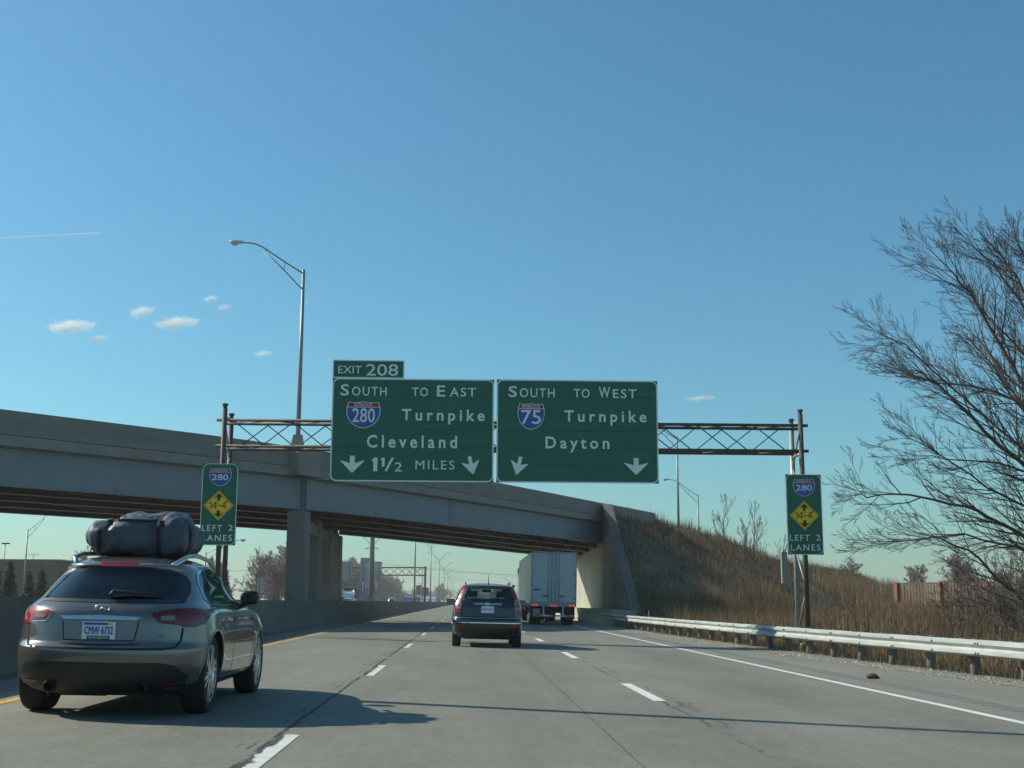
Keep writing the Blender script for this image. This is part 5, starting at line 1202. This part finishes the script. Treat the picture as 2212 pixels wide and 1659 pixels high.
# conifers
def conifer(label, loc, H, seed, group=None):
    t = thing('conifer', label, 'tree', loc, 0, group); MB().tube([(0, 0, -.1), (0, 0, H*.97)], [H*.03, .01], 7).build('trunk', M['bark'], t); r = np.random.RandomState(seed); n = 2600
    u = r.rand(n)**.75; z = H*(1-u)*.98+.05; ph = r.rand(n)*6.283; lay = .72+.28*np.sin(z/H*38+ph*.6); R_ = (H-z)*.3*lay+.06; q = r.rand(n)**.4
    x, y = np.cos(ph)*R_*q, np.sin(ph)*R_*q; z = z-.18*R_*q; a = np.stack([np.cos(ph), np.sin(ph), -.35+.3*r.randn(n)], 1); L_ = r.uniform(.14, .34, n)*H/4.5
    p = np.stack([x, y, z], 1); s_ = np.stack([-np.sin(ph), np.cos(ph), .4*r.randn(n)], 1)*(L_*.28)[:, None]; V = np.stack([p-s_, p+s_, p+a*L_[:, None]], 1).reshape(-1, 3)
    np_mesh('crown', V, np.arange(3*n).reshape(-1, 3), M['needle'], t); return t
conifer('dark conifer before the brown building at its far corner', (-40.3, 112, 0), 4.6, 1); conifer('small conifer under the lamp before the brown building', (-41.3, 120, 0), 3.9, 2)
conifer('conifer before the annex of the brown building', (-41.8, 125, 0), 4.3, 3); conifer('dark conifer between the twin sign panels and the column', (-22.6+-5.4, 186, 0), 4.6, 4); conifer('dark conifer behind the left gantry legs', (-31.5, 165, 0), 5, 5)
conifer('dark evergreen behind the noise wall above the oncoming tractor', (-33.5, 300, 0), 8.5, 6)

# ------------------------------------------------------------------ dead weeds and grass (uncountable)
def blades(name, x, y, h, wd, m, seed, lean=.25, z=None, seeds=0., seg=2):
    r = np.random.RandomState(seed); n = len(x); z = ground_h(x, y) if z is None else z; a = r.rand(n)*6.283; la = r.rand(n)*6.283; le = np.abs(r.randn(n))*lean
    c, s_ = np.cos(a)*wd/2, np.sin(a)*wd/2; tip = np.stack([x+np.cos(la)*le*h, y+np.sin(la)*le*h, z+h], 1); mid = np.stack([x+np.cos(la)*le*h*.35, y+np.sin(la)*le*h*.35, z+h*.55], 1)
    b = np.stack([x, y, z-.05], 1); o = np.stack([c, s_, np.zeros(n)], 1)
    V = np.stack([b-o, b+o, mid+o*.8, mid-o*.8, tip+o*.25, tip-o*.25], 1); base = np.arange(n)[:, None]*6
    F = np.concatenate([base+np.array([[0, 1, 2, 3]]), base+np.array([[3, 2, 4, 5]])]); V = V.reshape(-1, 3)
    if seeds:
        k = np.where(r.rand(n) < seeds)[0]; q = len(k); hw = r.uniform(.01, .03, q)[:, None]; hh = r.uniform(.03, .08, q)[:, None]; e1 = np.stack([np.cos(a[k]), np.sin(a[k]), np.zeros(q)], 1)*hw; t_ = tip[k]; e2 = np.array([[0, 0, 1.]])*hh; dz = r.uniform(-.5, .1, q)[:, None]*e2*2
        W_ = np.stack([t_+dz-e2, t_+dz+e1, t_+dz+e2, t_+dz-e1], 1).reshape(-1, 3); F = np.concatenate([F, len(V)+np.arange(q)[:, None]*4+np.array([[0, 1, 2, 3]])]); V = np.concatenate([V, W_])
    return stuff(np_mesh(name, V, F, m))
M['weed_a'] = leaf_mat('dry_grass', (.125, .09, .054), (.255, .19, .115), .55, tl=.2)
M['weed_b'] = leaf_mat('dry_brush', (.105, .07, .048), (.215, .145, .095), .6, tl=.2)
M['weed_c'] = leaf_mat('dry_reeds', (.15, .104, .063), (.285, .205, .125), .7, tl=.28)
M['weed_d'] = leaf_mat('dark_stalks', (.085, .062, .045), (.15, .11, .07), .5)
rs = np.random.RandomState(17)
def region(n, x0, x1, y0, y1, cond): x, y = rs.uniform(x0, x1, n), rs.uniform(y0, y1, n); k = cond(x, y); return x[k], y[k]
def clump(x, y): return .5+.25*(np.sin(x*1.3+1.7*np.sin(y*.9))+np.sin(y*1.1+2.1*np.sin(x*.7+1.)))*(.6+.4*np.sin(x*3.1+y*2.3))
def hump(x, y): return ground_h(x, y)
x, y = region(150000, 10.5, 62, 72, 200, lambda x, y: (hump(x, y) > .1) & (x < y*.36) & (y < 92+(x-10)*1.9+8)); n = len(x)
blades('embankment_grass', x, y, rs.uniform(.1, .4, n)*(.45+1.3*clump(x, y)), rs.uniform(.025, .06, n), M['weed_a'], 1, .95)
x, y = region(90000, 10.5, 62, 80, 200, lambda x, y: (hump(x, y) > 3.2+1.2*np.sin(x*.35+y*.2)) & (y < 92+(x-10)*1.9+8)); n = len(x)
blades('embankment_brush', x, y, rs.uniform(.3, .9, n)*(.35+1.4*clump(x, y)), rs.uniform(.018, .045, n), M['weed_b'], 2, .3, seeds=.12)
x, y = region(120000, 9.9, 45, 12, 92, lambda x, y: (hump(x, y) < 1.6) & (x < y*.62+3) & (x > np.interp(y, [0, 12, 21.7, 34.7, 64, 92], [12.3, 11.4, 10.55, 9.8, 10.3, 10.6]))); n = len(x)
edge = np.clip((x-np.interp(y, [0, 12, 21.7, 34.7, 64, 92], [12.3, 11.4, 10.55, 9.8, 9.3, 9.3]))/2.2, .25, 1)
blades('weed_field', x, y, rs.uniform(.6, 1.5, n)*edge*(.6+.9*clump(x, y)), rs.uniform(.012, .032, n), M['weed_c'], 3, .3, seeds=.06)
x, y = region(15000, 11, 48, 14, 95, lambda x, y: (hump(x, y) < 2.6) & (x < y*.62+3) & (x > np.interp(y, [0, 22, 35, 92], [13.8, 11.8, 11., 11.4]))); n = len(x)
blades('dark_weed_stalks', x, y, rs.uniform(.8, 1.8, n), rs.uniform(.012, .028, n), M['weed_d'], 4, .1, seeds=.75)
x, y = region(60000, 36, 90, 85, 190, lambda x, y: (hump(x, y) < 3.)); n = len(x)
blades('far_reeds', x, y, rs.uniform(.9, 2.3, n), rs.uniform(.03, .07, n), M['weed_c'], 6, .12, seeds=.4)
yy = rs.uniform(10, 68, 9000); xx = np.array([guard_x(v) for v in yy])+rs.uniform(.1, 1.3, 9000); blades('verge_grass', xx, yy, rs.uniform(.05, .28, 9000), rs.uniform(.006, .014, 9000), M['weed_a'], 7, .6, z=-.018*xx)
# shrubs in the thicket under the big tree
for i, (x, y, H) in enumerate(((19.5, 38.5, 3.0), (18.2, 36.5, 2.4), (20.5, 44, 3.6), (17.6, 41, 2.6), (22, 47, 3.8), (19.2, 47, 3.0), (17, 34, 2.1), (24, 52, 4.0), (21.6, 40.5, 3.4), (26.5, 56, 4.2), (18.8, 33.6, 2.2), (23.4, 45, 3.9), (20.6, 50, 4.4), (22.6, 54, 4.8), (18.6, 44.5, 3.2), (24.6, 49, 4.6), (21, 36.4, 3.0), (25.4, 60, 5), (28.5, 60, 5), (19.8, 41.8, 3.6), (22.8, 42, 4), (17.9, 38.8, 2.4))):
    t = thing('bare_shrub', 'tangled bare shrub in the thicket under the big tree', 'shrub', (x, y, gz(x, y)), 0, 'shrubs in the thicket'); T = Twigs(300+i)
    if x/y < .43: H *= .62
    for k in range(20):
        a = T.r.uniform(0, 6.28); T.grow(Vector((.2*math.cos(a), .2*math.sin(a), 0)), Vector((math.cos(a)*.55, math.sin(a)*.55, 1)), H*T.r.uniform(.6, 1.1), .022, 0, dict(kids=(6, 4, 3), ratio=.45, ang=.55, up=.05, wander=.16, minr=.009))
    T.build('stems', M['twig'], t)
# small brown lump on the shoulder
rs2 = random.Random(2); V = []
for i in range(9):
    for j in range(14):
        a, b = 6.283*j/14, math.pi*i/8-math.pi/2; k = 1+.22*math.sin(3*a+i)+rs2.uniform(-.12, .12); V.append((.14*math.cos(b)*math.cos(a)*k, .085*math.cos(b)*math.sin(a)*k, max(0, .07*math.sin(b)*k+.05)))
db = MB().add(V, [(i*14+j, i*14+(j+1) % 14, (i+1)*14+(j+1) % 14, (i+1)*14+j) for i in range(8) for j in range(14)], True).build('debris', mat('brown_debris', (.09, .06, .04), .95, var=.5, vscale=20, bump=1, bscale=60))
db.scale = (.78, .78, .7); db.location = (7.2, 22.1, road_z(7.2)); tag(db, 'small brown lump lying on the right shoulder pavement', 'debris')

# ------------------------------------------------------------------ clouds and contrail (thin volumes, far off)
def cloud_mat(name, dens, scale, gate, st=(1, 1, 1)):
    m = bpy.data.materials.new(name); m.use_nodes = True; t = m.node_tree; t.nodes.clear(); N = t.nodes.new
    v = N('ShaderNodeVolumePrincipled'); v.inputs['Color'].default_value = (1, 1, 1, 1); v.inputs['Anisotropy'].default_value = .3
    o = N('ShaderNodeOutputMaterial'); co = N('ShaderNodeTexCoord'); mp = N('ShaderNodeMapping'); mp.inputs['Scale'].default_value = st; n = N('ShaderNodeTexNoise'); n.inputs['Scale'].default_value = scale; n.inputs['Detail'].default_value = 6; n.inputs['Roughness'].default_value = .68
    t.links.new(co.outputs['Object'], mp.inputs[0]); t.links.new(mp.outputs[0], n.inputs['Vector'])
    ln = N('ShaderNodeVectorMath'); ln.operation = 'LENGTH'; t.links.new(co.outputs['Object'], ln.inputs[0])
    fo = N('ShaderNodeMapRange'); fo.inputs[1].default_value = .15; fo.inputs[2].default_value = 1; fo.inputs[3].default_value = .14; fo.inputs[4].default_value = -.26; t.links.new(ln.outputs['Value'], fo.inputs[0])
    ad = N('ShaderNodeMath'); ad.operation = 'ADD'; t.links.new(n.outputs['Fac'], ad.inputs[0]); t.links.new(fo.outputs[0], ad.inputs[1])
    mr = N('ShaderNodeMapRange'); mr.inputs[1].default_value = gate; mr.inputs[2].default_value = gate+.16; mr.inputs[4].default_value = dens; t.links.new(ad.outputs[0], mr.inputs[0])
    t.links.new(mr.outputs[0], v.inputs['Density']); t.links.new(v.outputs[0], o.inputs['Volume']); return m
M['cloud'] = cloud_mat('cloud_vapour', .05, 2.6, .5, (1.3, 1, .6))
ico = bmesh.new(); bmesh.ops.create_icosphere(ico, subdivisions=3, radius=1); ime = bpy.data.meshes.new('cloud'); ico.to_mesh(ime); ico.free(); ime.materials.append(M['cloud'])
for i, (x, z, a, c, lb) in enumerate(((-981, 664, 78, 17, 'long white cloud lowest in the row of small clouds'), (-808, 703, 42, 16, 'puffy white cloud above the long flat one'), (-724, 676, 74, 16, 'long flat white cloud beside the lamp'), (-640, 738, 26, 11, 'tiny cloud highest in the row'), (-607, 717, 24, 9, 'faint wisp under the highest tiny cloud'), (-912, 635, 34, 10, 'small cloud just under the long lowest one'), (-506, 601, 32, 9, 'faint cloud low beside the lamp pole'), (574, 501, 48, 8, 'faint cloud low over the embankment'))):
    o = bpy.data.objects.new('cloud', ime); COL.objects.link(o); o.location = (x, 3000, z); o.scale = (a*1.5, a*.9, c*1.8); tag(o, lb, 'cloud')
ct = bmesh.new(); bmesh.ops.create_cone(ct, segments=10, radius1=1, radius2=1, depth=2, cap_ends=True); cme = bpy.data.meshes.new('contrail'); ct.to_mesh(cme); ct.free()
mv = bpy.data.materials.new('contrail_vapour'); mv.use_nodes = True; mv.node_tree.nodes.clear(); v = mv.node_tree.nodes.new('ShaderNodeVolumePrincipled'); v.inputs['Color'].default_value = (1, 1, 1, 1); v.inputs['Density'].default_value = .12; oo = mv.node_tree.nodes.new('ShaderNodeOutputMaterial'); mv.node_tree.links.new(v.outputs[0], oo.inputs['Volume']); cme.materials.append(mv)
o = bpy.data.objects.new('contrail', cme); COL.objects.link(o); A, B = Vector((-1420, 3000, 868)), Vector((-914, 3000, 903)); o.location = (A+B)/2; o.rotation_euler = (B-A).to_track_quat('Z', 'Y').to_euler(); o.scale = (2.6, 2.6, (B-A).length/2); tag(o, 'thin straight white contrail crossing the sky', 'contrail')

# haze: thin even air round the whole scene, clouds outside
hzm = bpy.data.materials.new('haze'); hzm.use_nodes = True; hzm.node_tree.nodes.clear(); v = hzm.node_tree.nodes.new('ShaderNodeVolumePrincipled'); v.inputs['Color'].default_value = (1, .965, .97, 1); v.inputs['Density'].default_value = .00026; v.inputs['Anisotropy'].default_value = .2
oo = hzm.node_tree.nodes.new('ShaderNodeOutputMaterial'); hzm.node_tree.links.new(v.outputs[0], oo.inputs['Volume'])
stuff(MB().box((0, 800, 13.5), (3100, 2500, 32)).build('haze', hzm))

flush_text()
